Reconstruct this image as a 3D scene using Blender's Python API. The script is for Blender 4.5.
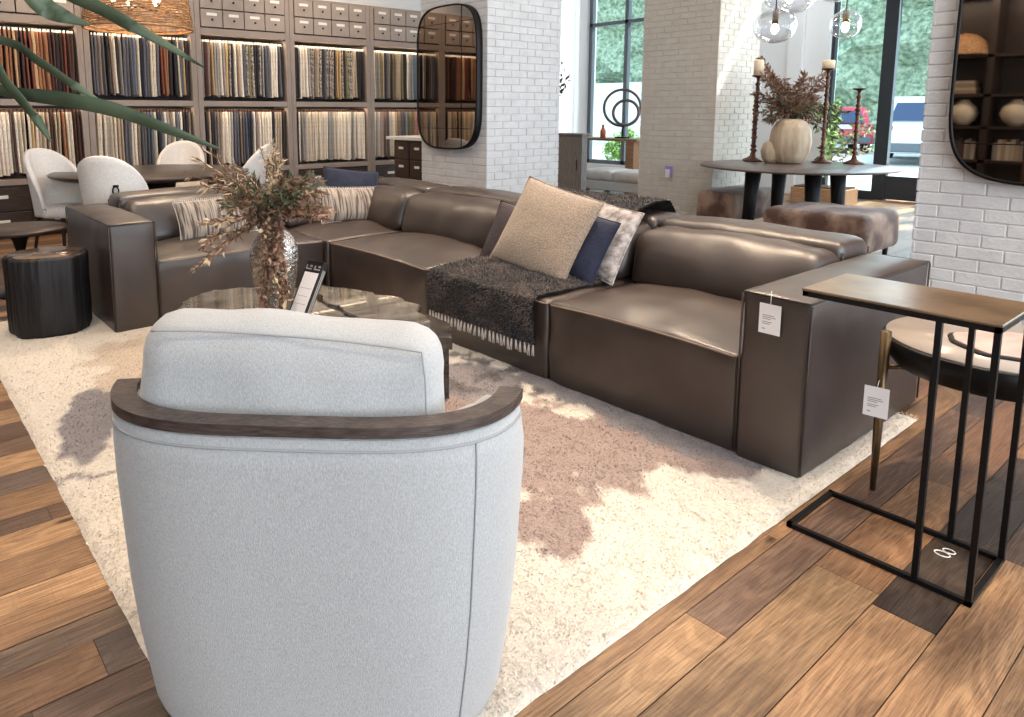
import bpy, bmesh, math, random
from math import sin, cos, pi, radians as R
from mathutils import Vector, Matrix, noise
V = Vector
for o in list(bpy.data.objects): bpy.data.objects.remove(o)
sc = bpy.context.scene
COL = sc.collection
random.seed(7)

# ------------------------------------------------------------------ camera
HEAD, PITCH, FOC, CX, CY, CAMZ = R(50.6), math.atan(103.5/718), 718.0, 455.0, 215.0, 1.30
cd = bpy.data.cameras.new('camera'); cam = bpy.data.objects.new('camera', cd); COL.objects.link(cam)
cam.location = (0, 0, CAMZ); cam.rotation_euler = (pi/2 - PITCH, 0, HEAD - pi/2)
cd.sensor_width = 36; cd.lens = FOC/1024*36
cd.shift_x = (512-CX)/1024; cd.shift_y = -(358.5-CY)/1024
cd.clip_start = .05; cd.clip_end = 300
sc.camera = cam
FW = V((cos(HEAD)*cos(PITCH), sin(HEAD)*cos(PITCH), -sin(PITCH))); RT = V((sin(HEAD), -cos(HEAD), 0)); UP = RT.cross(FW)
def at(px, py, d):                      # point at depth d seen at a place of the photograph
    return V((0, 0, CAMZ)) + (FW + RT*((px-CX)/FOC) - UP*((py-CY)/FOC))*d

# ------------------------------------------------------------------ world, sun, daylight, shop spots, added wall fill
def lin(c):
    return tuple((v/255/12.92 if v/255 <= .04045 else ((v/255+.055)/1.055)**2.4) for v in c[:3]) + (1,)
w = bpy.data.worlds.new('world'); sc.world = w; w.use_nodes = True
bg = w.node_tree.nodes['Background']; bg.inputs[0].default_value = (.72, .86, 1, 1); bg.inputs[1].default_value = 3.2
def light(name, kind, loc, aim, power, color, **k):
    d = bpy.data.lights.new(name, kind); o = bpy.data.objects.new(name, d); COL.objects.link(o)
    o.location = loc; o.rotation_euler = (V(aim)-V(loc)).to_track_quat('-Z', 'Y').to_euler()
    d.energy = power; d.color = color
    for a, b in k.items(): setattr(d, a, b)
    return o
sun = light('sun', 'SUN', (20, -8, 30), (20-1, -8+.5, 30-1.3), 9.0, (1, .96, .9), angle=R(.6))
WARM = (1, .78, .56)
light('daylight_front', 'AREA', (1.0, -3.7, 1.9), (1.6, 3, .9), 300, (.93, .965, 1), shape='RECTANGLE', size=8, size_y=3)
light('daylight_side', 'AREA', (11.2, 1.0, 2.0), (4, 2.2, 1.0), 260, (.80, .90, 1), shape='RECTANGLE', size=7, size_y=3)
light('ceiling_bounce', 'AREA', (2.6, 3.4, 3.8), (2.6, 3.4, 0), 125, (1, .90, .80), shape='RECTANGLE', size=7, size_y=7)
SPOTS = [((3.35, 1.2, 3.6), (1.9, .9, 0), 260, 75), ((2.9, 2.6, 3.6), (1.7, 2.4, 0), 150, 80), ((4.6, 3.6, 3.6), (2.9, 3.6, .4), 150, 70),
         ((.4, 4.2, 3.6), (.9, 3.9, 0), 190, 80), ((.0, 2.0, 3.6), (-.2, 2.3, 0), 190, 80), ((2.2, 6.3, 3.6), (2.4, 5.2, .4), 140, 80),
         ((1.8, 7.4, 3.7), (2.6, 8.6, 1.8), 160, 100), ((4.6, 7.3, 3.7), (5.2, 8.6, 1.8), 110, 100), ((2.9, -.6, 3.6), (2.4, .2, 0), 130, 80),
         ((3.7, 2.7, 3.6), (2.75, 2.1, .4), 380, 48), ((3.9, 4.3, 3.6), (2.95, 3.8, .4), 330, 50), ((3.9, .9, 3.6), (2.9, 1.2, .6), 220, 40), ((2.2, 5.9, 3.6), (1.9, 4.9, .4), 220, 50)]
for i, (a, b, p, ang) in enumerate(SPOTS):
    light('track_spot', 'SPOT', a, b, p*.78, WARM, spot_size=R(ang), spot_blend=.5, shadow_soft_size=.04)
for a, b in (((9.6, 5.6, 3.9), (11.5, 6.2, 1.8)), ((9.0, 2.2, 3.9), (7.9, 4.4, 1.6)), ((8.6, 9.4, 3.9), (11.4, 10.4, 1.6))):
    light('wall_fill', 'SPOT', a, b, 95, (.90, .96, 1), spot_size=R(100), spot_blend=.6, shadow_soft_size=.15)  # added fill lamps without fixtures, brighten the street wall, far column and bay
vs = sc.view_settings; vs.view_transform = 'Standard'; vs.look = 'None'; vs.gamma = 1; vs.use_curve_mapping = False
vs.exposure = 0.0

# ------------------------------------------------------------------ mesh building
WM = {}
class MB:
    def __init__(s): s.v = []; s.f = []; s.m = []; s.sm = []; s.mi = 0; s.xf = None
    def add(s, vs_, fs, smooth=False):
        b = len(s.v)
        s.v += [(s.xf @ V(p)) if s.xf else V(p) for p in vs_]
        for f in fs: s.f.append([b+i for i in f]); s.m.append(s.mi); s.sm.append(smooth)
    def box(s, x0, x1, y0, y1, z0, z1, c=0):
        if c <= 0:
            vs_ = [(x, y, z) for z in (z0, z1) for y in (y0, y1) for x in (x0, x1)]
            s.add(vs_, [(0, 2, 3, 1), (4, 5, 7, 6), (0, 1, 5, 4), (2, 6, 7, 3), (0, 4, 6, 2), (1, 3, 7, 5)]); return
        c = min(c, (x1-x0)*.49, (y1-y0)*.49, (z1-z0)*.49)
        X, Y, Z = (x0, x1), (y0, y1), (z0, z1); vs_ = []; idx = {}
        for i in (0, 1):
            for j in (0, 1):
                for k in (0, 1):
                    sx, sy, sz = (1 if i == 0 else -1)*c, (1 if j == 0 else -1)*c, (1 if k == 0 else -1)*c
                    idx[i, j, k] = len(vs_)
                    vs_ += [(X[i], Y[j]+sy, Z[k]+sz), (X[i]+sx, Y[j], Z[k]+sz), (X[i]+sx, Y[j]+sy, Z[k])]
        g = lambda i, j, k, a: idx[i, j, k]+a
        fs = []
        for i in (0, 1):
            q = [g(i, 0, 0, 0), g(i, 1, 0, 0), g(i, 1, 1, 0), g(i, 0, 1, 0)]; fs.append(q if i else q[::-1])
            q = [g(0, i, 0, 1), g(1, i, 0, 1), g(1, i, 1, 1), g(0, i, 1, 1)]; fs.append(q[::-1] if i else q)
            q = [g(0, 0, i, 2), g(1, 0, i, 2), g(1, 1, i, 2), g(0, 1, i, 2)]; fs.append(q if i else q[::-1])
        for i in (0, 1):
            for j in (0, 1):
                q = [g(i, j, 0, 0), g(i, j, 1, 0), g(i, j, 1, 1), g(i, j, 0, 1)]; fs.append(q if i == j else q[::-1])
                q = [g(i, 0, j, 0), g(i, 1, j, 0), g(i, 1, j, 2), g(i, 0, j, 2)]; fs.append(q[::-1] if i == j else q)
                q = [g(0, i, j, 1), g(1, i, j, 1), g(1, i, j, 2), g(0, i, j, 2)]; fs.append(q if i == j else q[::-1])
        for (i, j, k), b in idx.items():
            q = [b, b+1, b+2]; fs.append(q if (i+j+k) % 2 else q[::-1])
        s.add(vs_, fs)
    def tube(s, pts, r, n=8, cap=True, closed=False):
        pts = [V(p) for p in pts]; L = len(pts)
        rr = r if isinstance(r, (list, tuple)) else [r]*L
        vs_ = []; prev = None
        for i, p in enumerate(pts):
            if closed: d = pts[(i+1) % L]-pts[i-1]
            else: d = pts[min(i+1, L-1)]-pts[max(i-1, 0)]
            d = d.normalized() if d.length > 1e-9 else V((0, 0, 1))
            if prev is None:
                a = d.orthogonal().normalized()
            else:
                a = prev-d*prev.dot(d); a = a.normalized() if a.length > 1e-6 else d.orthogonal().normalized()
            prev = a; b = d.cross(a)
            for k in range(n):
                t = 2*pi*k/n; vs_.append(p+(a*cos(t)+b*sin(t))*rr[i])
        fs = []
        for i in range(L if closed else L-1):
            j = (i+1) % L
            for k in range(n): fs.append((i*n+k, i*n+(k+1) % n, j*n+(k+1) % n, j*n+k))
        if cap and not closed: fs.append(tuple(range(n))[::-1]); fs.append(tuple((L-1)*n+k for k in range(n)))
        s.add(vs_, fs, True)
    def strip(s, pts, w, h, up=(0, 0, 1)):      # bar of rectangular section along a path
        pts = [V(p) for p in pts]; L = len(pts); vs_ = []; up = V(up)
        for i, p in enumerate(pts):
            d = (pts[min(i+1, L-1)]-pts[max(i-1, 0)]).normalized(); a = d.cross(up).normalized(); u = a.cross(d).normalized()
            for (q, r_) in ((-1, -1), (1, -1), (1, 1), (-1, 1)): vs_.append(p+a*(q*w/2)+u*(r_*h/2))
        fs = [(i*4+k, i*4+(k+1) % 4, i*4+4+(k+1) % 4, i*4+4+k) for i in range(L-1) for k in range(4)]
        fs += [(3, 2, 1, 0), tuple((L-1)*4+k for k in range(4))]
        s.add(vs_, fs)
    def lathe(s, prof, c=(0, 0, 0), n=32, fn=None, caps=True):
        vs_ = []; c = V(c)
        for (r, z) in prof:
            for k in range(n):
                t = 2*pi*k/n; q = r*(fn(t, z) if fn else 1)
                vs_.append(c+V((q*cos(t), q*sin(t), z)))
        L = len(prof)
        fs = [(i*n+k, i*n+(k+1) % n, (i+1)*n+(k+1) % n, (i+1)*n+k) for i in range(L-1) for k in range(n)]
        if caps:
            fs.append(tuple(range(n))[::-1]); fs.append(tuple((L-1)*n+k for k in range(n)))
        s.add(vs_, fs, True)
    def prism(s, poly, z0, z1, ch=0):
        n = len(poly); cx = sum(p[0] for p in poly)/n; cy = sum(p[1] for p in poly)/n
        def ins(p): d = V((p[0]-cx, p[1]-cy)); l = d.length; return (cx+d.x*(l-ch)/l, cy+d.y*(l-ch)/l)
        rings = [[(x, y, z0) for x, y in poly]]
        if ch: rings += [[(x, y, z1-ch) for x, y in poly], [(*ins(p), z1) for p in poly]]
        else: rings += [[(x, y, z1) for x, y in poly]]
        vs_ = [p for r_ in rings for p in r_]
        fs = [(i*n+k, i*n+(k+1) % n, (i+1)*n+(k+1) % n, (i+1)*n+k) for i in range(len(rings)-1) for k in range(n)]
        fs += [tuple(range(n))[::-1], tuple((len(rings)-1)*n+k for k in range(n))]
        s.add(vs_, fs)
    def grid(s, fn, nu, nv, smooth=True):
        vs_ = [fn(i/nu, j/nv) for j in range(nv+1) for i in range(nu+1)]
        fs = [(j*(nu+1)+i, j*(nu+1)+i+1, (j+1)*(nu+1)+i+1, (j+1)*(nu+1)+i) for j in range(nv) for i in range(nu)]
        s.add(vs_, fs, smooth)
    def puffy(s, x0, x1, y0, y1, z0, z1, r=.04, b=(0, 0, 0, 0, 0, 0), step=.05, pw=2, wr=0, seed=0):
        # rounded block; b = outward bulge of the -x +x -y +y -z +z faces
        c = V(((x0+x1)/2, (y0+y1)/2, (z0+z1)/2)); h = V(((x1-x0)/2, (y1-y0)/2, (z1-z0)/2)); r = min(r, h.x*.99, h.y*.99, h.z*.99)
        N = [max(4, min(40, int(2*h[i]/step))) for i in range(3)]
        def cs(a, i):                       # spread samples so the rounding gets enough of them
            n = N[i]; e = r/h[i]
            k = [-1, -1+e*.15, -1+e*.5] + [-1+e+(2-2*e)*t/n for t in range(n+1)] + [1-e*.5, 1-e*.15, 1]
            return k
        ax = [cs(None, i) for i in range(3)]
        for d in range(3):
            u, v_ = (d+1) % 3, (d+2) % 3
            for sg in (-1, 1):
                vs_ = []
                for bq in ax[v_]:
                    for aq in ax[u]:
                        q = [0, 0, 0]; q[d] = sg; q[u] = aq; q[v_] = bq
                        p = V((q[0]*h.x, q[1]*h.y, q[2]*h.z))
                        inn = V([max(-(h[i]-r), min(h[i]-r, p[i])) for i in range(3)])
                        nn = p-inn; nn = nn.normalized() if nn.length > 1e-9 else V((0, 0, 0))
                        p2 = inn+nn*r
                        for f in range(3):
                            o1, o2 = (f+1) % 3, (f+2) % 3
                            a_, b_ = p2[o1]/h[o1], p2[o2]/h[o2]
                            bb = b[2*f+(1 if p2[f] > 0 else 0)]
                            p2[f] += (1 if p2[f] > 0 else -1)*bb*(1-abs(a_)**pw)*(1-abs(b_)**pw)*min(1, abs(p2[f])/h[f])
                        if wr: p2 += nn*wr*noise.noise(p2*7+V((seed, seed*.7, 0)))
                        vs_.append(c+p2)
                n1, n2 = len(ax[u]), len(ax[v_])
                fs = []
                for j in range(n2-1):
                    for i in range(n1-1):
                        qd = (j*n1+i, j*n1+i+1, (j+1)*n1+i+1, (j+1)*n1+i); fs.append(qd if sg > 0 else qd[::-1])
                s.add(vs_, fs, True)
        return s
    def leaf(s, p, d, l, wd, up=V((0, 0, 1)), bend=.2):
        d = d.normalized(); a = d.cross(up); a = a.normalized() if a.length > 1e-4 else d.orthogonal().normalized(); n = a.cross(d)
        m = p+d*(l*.5)+n*(bend*l*.3); e = p+d*l-n*(bend*l*.4)
        s.add([p, m+a*wd/2-n*wd*.15, m, m-a*wd/2-n*wd*.15, e], [(0, 1, 2), (0, 2, 3), (1, 4, 2), (2, 4, 3)])

def root(name, label, cat, loc=(0, 0, 0), group=None):
    o = bpy.data.objects.new(name, None); COL.objects.link(o); o.location = loc; o.empty_display_size = .1
    o['label'] = label; o['category'] = cat
    if group: o['group'] = group
    WM[o.name] = Matrix.Translation(V(loc)); return o
def obj(name, mb, mats, parent=None, label=None, merge=False, mod=None):
    me = bpy.data.meshes.new(name); me.from_pydata([tuple(p) for p in mb.v], [], mb.f)
    for m in (mats if isinstance(mats, (list, tuple)) else [mats]): me.materials.append(m)
    me.polygons.foreach_set('material_index', mb.m); me.polygons.foreach_set('use_smooth', mb.sm)
    if merge:
        bm = bmesh.new(); bm.from_mesh(me); bmesh.ops.remove_doubles(bm, verts=bm.verts, dist=1e-5)
        bmesh.ops.recalc_face_normals(bm, faces=bm.faces); bm.to_mesh(me); bm.free()
    me.update()
    o = bpy.data.objects.new(name, me); COL.objects.link(o)
    if parent:
        o.parent = parent; o.matrix_parent_inverse = WM[parent.name].inverted()
        WM[o.name] = Matrix.Identity(4)
    else: WM[o.name] = Matrix.Identity(4)
    if label: o['label'] = label
    return o
def tag(o, label, cat, group=None):
    o['label'] = label; o['category'] = cat
    if group: o['group'] = group
    me = o.data                                    # put the origin at the thing's base
    xs = [v.co for v in me.vertices]; lo = [min(c[i] for c in xs) for i in range(3)]; hi = [max(c[i] for c in xs) for i in range(3)]
    b = V(((lo[0]+hi[0])/2, (lo[1]+hi[1])/2, lo[2])); me.transform(Matrix.Translation(-b)); o.location = b
    WM[o.name] = Matrix.Translation(b); return o
def struct(name, mb, mats, parent=None, **k):
    o = obj(name, mb, mats, parent, **k); o['kind'] = 'structure'; return o
def place(r_, loc, rz=0, rx=0, ry=0): r_.location = loc; r_.rotation_euler = (rx, ry, rz)
def dup(r_, loc, rz, label, group=None):
    def cp(o, par):
        c = o.copy(); COL.objects.link(c)
        if par: c.parent = par
        for ch in o.children: cp(ch, c)
        return c
    c = cp(r_, None); c.location = loc; c.rotation_euler = (0, 0, rz); c['label'] = label
    if group: c['group'] = group
    return c

# ------------------------------------------------------------------ materials
def mat(name, col, rough=.6, col2=None, scale=8, metal=0, bump=0, bscale=40, stretch=(1, 1, 1), spec=.5, emit=None, es=0, trans=0, ior=1.45, detail=5, contrast=(.35, .65), coat=0, sheen=0, attr=None, alpha=None, bdist=.01, rough2=None):
    m = bpy.data.materials.new(name); m.use_nodes = True; nt = m.node_tree; N = nt.nodes; L = nt.links; p = N['Principled BSDF']
    def s(k, v):
        if k in p.inputs: p.inputs[k].default_value = v
    s('Base Color', lin(col)); s('Roughness', rough); s('Metallic', metal); s('Specular IOR Level', spec); s('Coat Weight', coat)
    s('Sheen Weight', sheen); s('Transmission Weight', trans); s('IOR', ior)
    if emit: s('Emission Color', lin(emit)); s('Emission Strength', es)
    if alpha is not None: s('Alpha', alpha)
    tc = N.new('ShaderNodeTexCoord'); mp = N.new('ShaderNodeMapping'); L.new(tc.outputs['Object'], mp.inputs[0]); mp.inputs['Scale'].default_value = stretch
    out = None
    if col2:
        n = N.new('ShaderNodeTexNoise'); n.inputs['Scale'].default_value = scale; n.inputs['Detail'].default_value = detail
        L.new(mp.outputs[0], n.inputs[0]); r_ = N.new('ShaderNodeValToRGB'); L.new(n.outputs[0], r_.inputs[0])
        r_.color_ramp.elements[0].position = contrast[0]; r_.color_ramp.elements[1].position = contrast[1]
        r_.color_ramp.elements[0].color = lin(col); r_.color_ramp.elements[1].color = lin(col2); out = r_.outputs[0]
        if rough2 is not None:
            mr = N.new('ShaderNodeMapRange'); L.new(n.outputs[0], mr.inputs[0]); mr.inputs[3].default_value = rough; mr.inputs[4].default_value = rough2; L.new(mr.outputs[0], p.inputs['Roughness'])
    if attr:
        a = N.new('ShaderNodeAttribute'); a.attribute_name = attr
        if out:
            mx = N.new('ShaderNodeMix'); mx.data_type = 'RGBA'; mx.blend_type = 'MULTIPLY'; mx.inputs[0].default_value = 1
            L.new(out, mx.inputs[6]); L.new(a.outputs[0], mx.inputs[7]); out = mx.outputs[2]
        else: out = a.outputs[0]
    if out: L.new(out, p.inputs['Base Color'])
    if bump:
        n2 = N.new('ShaderNodeTexNoise'); n2.inputs['Scale'].default_value = bscale; n2.inputs['Detail'].default_value = 4; L.new(mp.outputs[0], n2.inputs[0])
        b = N.new('ShaderNodeBump'); b.inputs['Strength'].default_value = bump; b.inputs['Distance'].default_value = bdist; L.new(n2.outputs[0], b.inputs['Height']); L.new(b.outputs[0], p.inputs['Normal'])
    m.diffuse_color = lin(col); return m
M = {}
M['leather'] = mat('brown leather', (48, 38, 34), .38, (60, 48, 42), 5, bump=.18, bscale=14, spec=1.0, bdist=.006, rough2=.44)
M['leather_dark'] = mat('dark leather piping', (54, 45, 40), .42)
M['piping'] = mat('tan piping', (122, 104, 90), .5)
M['fabric'] = mat('pale grey woven fabric', (154, 154, 154), .9, (174, 174, 173), 420, bump=.5, bscale=520, stretch=(1, 1, .4), sheen=.3, bdist=.002)
M['fabric_seam'] = mat('grey seam thread', (150, 151, 152), .9)
M['ebony'] = mat('dark stained oak', (52, 42, 38), .38, (78, 66, 60), 30, stretch=(1, 1, 6), bump=.2, bscale=80)
M['black_metal'] = mat('black metal', (26, 25, 26), .42, metal=.6)
M['console_top'] = mat('brushed dark bronze top', (104, 84, 66), .28, (132, 108, 84), 6, metal=.35, bump=.1, bscale=25)
M['brass'] = mat('antique brass', (112, 92, 66), .34, (86, 70, 52), 12, metal=.85)
M['cream'] = mat('cream boucle', (232, 224, 216), .9, (242, 236, 230), 60, bump=.4, bscale=220, sheen=.3)
M['dark_wood'] = mat('dark brown wood', (54, 44, 40), .33, (74, 60, 52), 10, stretch=(1, 6, 6), spec=.5)
M['black_wood'] = mat('charred black wood', (14, 13, 15), .6, (28, 27, 31), 14, stretch=(1, 1, .12), bump=1, bscale=30)
M['stump_top'] = mat('polished petrified wood', (112, 88, 68), .15, (58, 44, 36), 7, coat=.5)
M['stone'] = mat('polished petrified stone', (58, 55, 52), .14, (112, 107, 98), 5, coat=.6, stretch=(1, 2.6, 1), detail=8, contrast=(.38, .66))
M['stone_dark'] = mat('dark petrified stone', (34, 32, 31), .2, (66, 61, 56), 9, coat=.4, stretch=(1, 1, 3), bump=.5, bscale=14)
M['silver'] = mat('hammered silver', (186, 180, 174), .22, (220, 214, 208), 20, metal=1, bump=1, bscale=52, bdist=.012)
M['shelf'] = mat('taupe painted wood', (148, 134, 126), .55, (158, 144, 134), 4)
M['shelf_in'] = mat('dark shelf interior', (60, 52, 50), .7)
M['drawer'] = mat('taupe drawer front', (154, 140, 132), .5, (164, 150, 140), 6)
M['label'] = mat('white paper label', (235, 230, 222), .6)
M['ink'] = mat('grey ink', (150, 146, 142), .7)
M['white_paint'] = mat('white painted plaster', (226, 226, 226), .7)
M['brick'] = mat('white painted brick', (206, 204, 204), .65, (216, 215, 214), 9, bump=.45, bscale=60, bdist=.008)
M['brick_warm'] = mat('cream painted brick', (206, 198, 186), .65, (214, 206, 194), 9, bump=.45, bscale=60, bdist=.008)
M['mortar'] = mat('painted mortar', (204, 202, 200), .8)
M['mirror'] = mat('tinted mirror', (146, 136, 127), .02, metal=1)
M['frame_dark'] = mat('dark window frame', (38, 42, 48), .45)
M['frame_grey'] = mat('grey window frame', (96, 102, 108), .5)
M['wood_warm'] = mat('warm oak', (168, 128, 94), .5, (140, 102, 72), 8, stretch=(8, 1, 8))
M['grey_wood'] = mat('grey washed wood', (122, 114, 108), .6, (140, 132, 126), 10, stretch=(6, 6, 1))
M['hide'] = mat('brown hide', (92, 62, 48), .75, (168, 138, 118), 4, bump=.4, bscale=90, sheen=.3, contrast=(.42, .62))
M['pumpkin'] = mat('pale turned wood', (206, 186, 160), .5, (182, 158, 130), 6, stretch=(3, 3, .5))
M['candle'] = mat('ivory candle wax', (232, 214, 186), .5)
M['bronze'] = mat('aged bronze', (74, 48, 38), .35, (108, 72, 54), 20, metal=.7)
M['bulb'] = mat('glowing bulb', (255, 235, 200), .4, emit=(255, 226, 180), es=14)
M['woven'] = mat('woven rattan', (150, 110, 76), .7, (190, 148, 104), 30)
M['ground'] = mat('pale concrete', (196, 194, 190), .9, (208, 206, 202), 2)
M['hedge'] = mat('ivy hedge', (116, 134, 110), .8, (190, 202, 172), 5, bump=1, bscale=9, bdist=.15)
M['car_white'] = mat('white car paint', (226, 228, 232), .25, coat=.6)
M['car_red'] = mat('red car paint', (200, 44, 70), .25, coat=.6)
M['car_glass'] = mat('blue tinted glass', (70, 82, 108), .4, spec=.15)
M['tyre'] = mat('rubber tyre', (30, 30, 32), .8)
M['tail'] = mat('red tail light', (176, 40, 60), .3)
M['plate_w'] = mat('licence plate', (214, 216, 220), .5)
M['tan'] = mat('tan boucle', (132, 114, 98), .95, (172, 152, 132), 120, bump=.8, bscale=190, sheen=.4)
M['navy'] = mat('navy velvet', (20, 24, 44), .8, (30, 36, 60), 14, sheen=.1, bump=.3, bscale=60)
M['plum'] = mat('charcoal plum linen', (58, 50, 56), .85, (74, 64, 70), 60, bump=.3, bscale=200)
M['fur_dark'] = mat('dark faux fur', (44, 38, 38), .8, attr='Col', sheen=.4)
M['fur_base'] = mat('dark knitted throw', (30, 26, 27), .95, (56, 48, 46), 14, bump=.8, bscale=80)
M['fringe'] = mat('pale wool fringe', (206, 198, 190), .9)
M['snow'] = mat('mottled pale fur', (196, 188, 184), .95, (120, 110, 108), 22, bump=.8, bscale=90)
M['rug'] = mat('wool pile', (255, 255, 255), .95, (236, 236, 236), 60, attr='Col', sheen=.2, bump=.6, bscale=120)
M['paper'] = mat('white card', (238, 234, 234), .6)
M['sign_black'] = mat('black display card', (26, 22, 24), .5)
M['leaf_big'] = mat('dark strap leaf', (44, 54, 40), .5, (86, 98, 76), 7, spec=.3)
M['rust'] = mat('rust dried leaf', (112, 82, 66), .7, (158, 126, 106), 30)
M['brown_leaf'] = mat('brown dried leaf', (104, 78, 62), .75, (140, 110, 88), 30)
M['olive'] = mat('olive dried leaf', (62, 70, 50), .7, (100, 102, 76), 30)
M['straw'] = mat('straw coloured grass', (186, 160, 124), .8, (214, 192, 158), 30)
M['twig'] = mat('dark twig', (84, 62, 50), .8)
M['lime'] = mat('fresh green leaf', (124, 160, 76), .6, (164, 190, 110), 20)
M['quilt'] = mat('white quilted cotton', (226, 222, 218), .9, (238, 234, 230), 8)
M['bottle'] = mat('amber bottle', (206, 110, 66), .3)
M['lilac'] = mat('lilac plastic', (170, 150, 214), .5)
M['agate'] = mat('pink agate', (206, 170, 160), .2, (226, 200, 190), 9, coat=.5)
M['drumtop'] = mat('grey stone table top', (160, 148, 140), .22, (176, 164, 154), 4)
M['tan_wall'] = mat('taupe wall', (92, 82, 75), .8)
def glass(name, tint=(1, 1, 1), refl=.1):
    m = bpy.data.materials.new(name); m.use_nodes = True; nt = m.node_tree; N = nt.nodes; L = nt.links; N.clear()
    o = N.new('ShaderNodeOutputMaterial'); mx = N.new('ShaderNodeMixShader'); t = N.new('ShaderNodeBsdfTransparent'); g = N.new('ShaderNodeBsdfGlossy')
    t.inputs[0].default_value = (*tint, 1); g.inputs['Roughness'].default_value = .02
    lw = N.new('ShaderNodeLayerWeight'); lw.inputs[0].default_value = refl; L.new(lw.outputs['Facing' if refl > .2 else 'Fresnel'], mx.inputs[0])
    L.new(t.outputs[0], mx.inputs[1]); L.new(g.outputs[0], mx.inputs[2]); L.new(mx.outputs[0], o.inputs[0]); return m
M['glass'] = glass('window glass', (.86, .95, .97), .08); M['clear'] = glass('clear blown glass', (.97, .98, 1), .35)
# striped lumbar fabric
def striped():
    m = mat('striped woven fabric', (96, 84, 78), .9, (176, 162, 148), 26, stretch=(3.2, .2, .15), contrast=(.42, .55), bump=.5, bscale=120); return m
M['striped'] = striped()
def wood_floor():
    m = bpy.data.materials.new('reclaimed oak planks'); m.use_nodes = True; nt = m.node_tree; N = nt.nodes; L = nt.links; p = N['Principled BSDF']
    a = N.new('ShaderNodeAttribute'); a.attribute_name = 'Col'; ao = N.new('ShaderNodeAttribute'); ao.attribute_name = 'Off'
    g = N.new('ShaderNodeNewGeometry'); ad = N.new('ShaderNodeVectorMath'); ad.operation = 'ADD'; L.new(g.outputs['Position'], ad.inputs[0]); L.new(ao.outputs['Vector'], ad.inputs[1])
    def nz(sc_, st, det, dist=0):
        mp = N.new('ShaderNodeMapping'); mp.inputs['Scale'].default_value = st; L.new(ad.outputs[0], mp.inputs[0])
        n = N.new('ShaderNodeTexNoise'); n.inputs['Scale'].default_value = sc_; n.inputs['Detail'].default_value = det; n.inputs['Distortion'].default_value = dist; L.new(mp.outputs[0], n.inputs[0]); return n.outputs[0]
    def ramp(x, e):
        r_ = N.new('ShaderNodeValToRGB'); L.new(x, r_.inputs[0]); c = r_.color_ramp
        while len(c.elements) < len(e): c.elements.new(.5)
        for i, (q, v_) in enumerate(e): c.elements[i].position = q; c.elements[i].color = (*v_, 1) if not isinstance(v_, float) else (v_, v_, v_, 1)
        return r_.outputs[0]
    def mul(x, y, f=1.0):
        mx = N.new('ShaderNodeMix'); mx.data_type = 'RGBA'; mx.blend_type = 'MULTIPLY'; mx.inputs[0].default_value = f; L.new(x, mx.inputs[6]); L.new(y, mx.inputs[7]); return mx.outputs[2]
    # cathedral grain: rings of a stretched noise field
    f = nz(1.6, (.55, 3.4, 1), 2, .4); mm = N.new('ShaderNodeMath'); mm.operation = 'MULTIPLY'; mm.inputs[1].default_value = 110; L.new(f, mm.inputs[0])
    sn = N.new('ShaderNodeMath'); sn.operation = 'SINE'; L.new(mm.outputs[0], sn.inputs[0])
    ring = ramp(sn.outputs[0], [(.0, (.56, .50, .46)), (.5, 1.0), (1, 1.12)])
    fine = ramp(nz(9, (1.2, 26, 1), 6), [(.34, (.50, .44, .40)), (.60, (1.14, 1.12, 1.10))])
    blot = ramp(nz(2.2, (.7, 2.2, 1), 4), [(.30, (.50, .45, .43)), (.46, 1.0), (.75, (1.22, 1.18, 1.12))])
    saw = ramp(nz(30, (5, .35, 1), 3), [(.28, .78), (.5, 1.0)])
    vo = N.new('ShaderNodeTexVoronoi'); vo.inputs['Scale'].default_value = 2.6; mp = N.new('ShaderNodeMapping'); mp.inputs['Scale'].default_value = (1, 2.4, 1); L.new(ad.outputs[0], mp.inputs[0]); L.new(mp.outputs[0], vo.inputs[0])
    knot = ramp(vo.outputs['Distance'], [(.0, (.10, .07, .05)), (.045, (.2, .14, .1)), (.11, 1.0)])
    c = mul(mul(mul(mul(mul(a.outputs['Color'], ring, .38), fine, .8), blot), saw, .6), knot)
    L.new(c, p.inputs['Base Color']); p.inputs['Roughness'].default_value = .42; p.inputs['Specular IOR Level'].default_value = .4
    b = N.new('ShaderNodeBump'); b.inputs['Strength'].default_value = .25; b.inputs['Distance'].default_value = .004; L.new(fine, b.inputs['Height']); L.new(b.outputs[0], p.inputs['Normal'])
    return m
M['floor'] = wood_floor()

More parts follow.
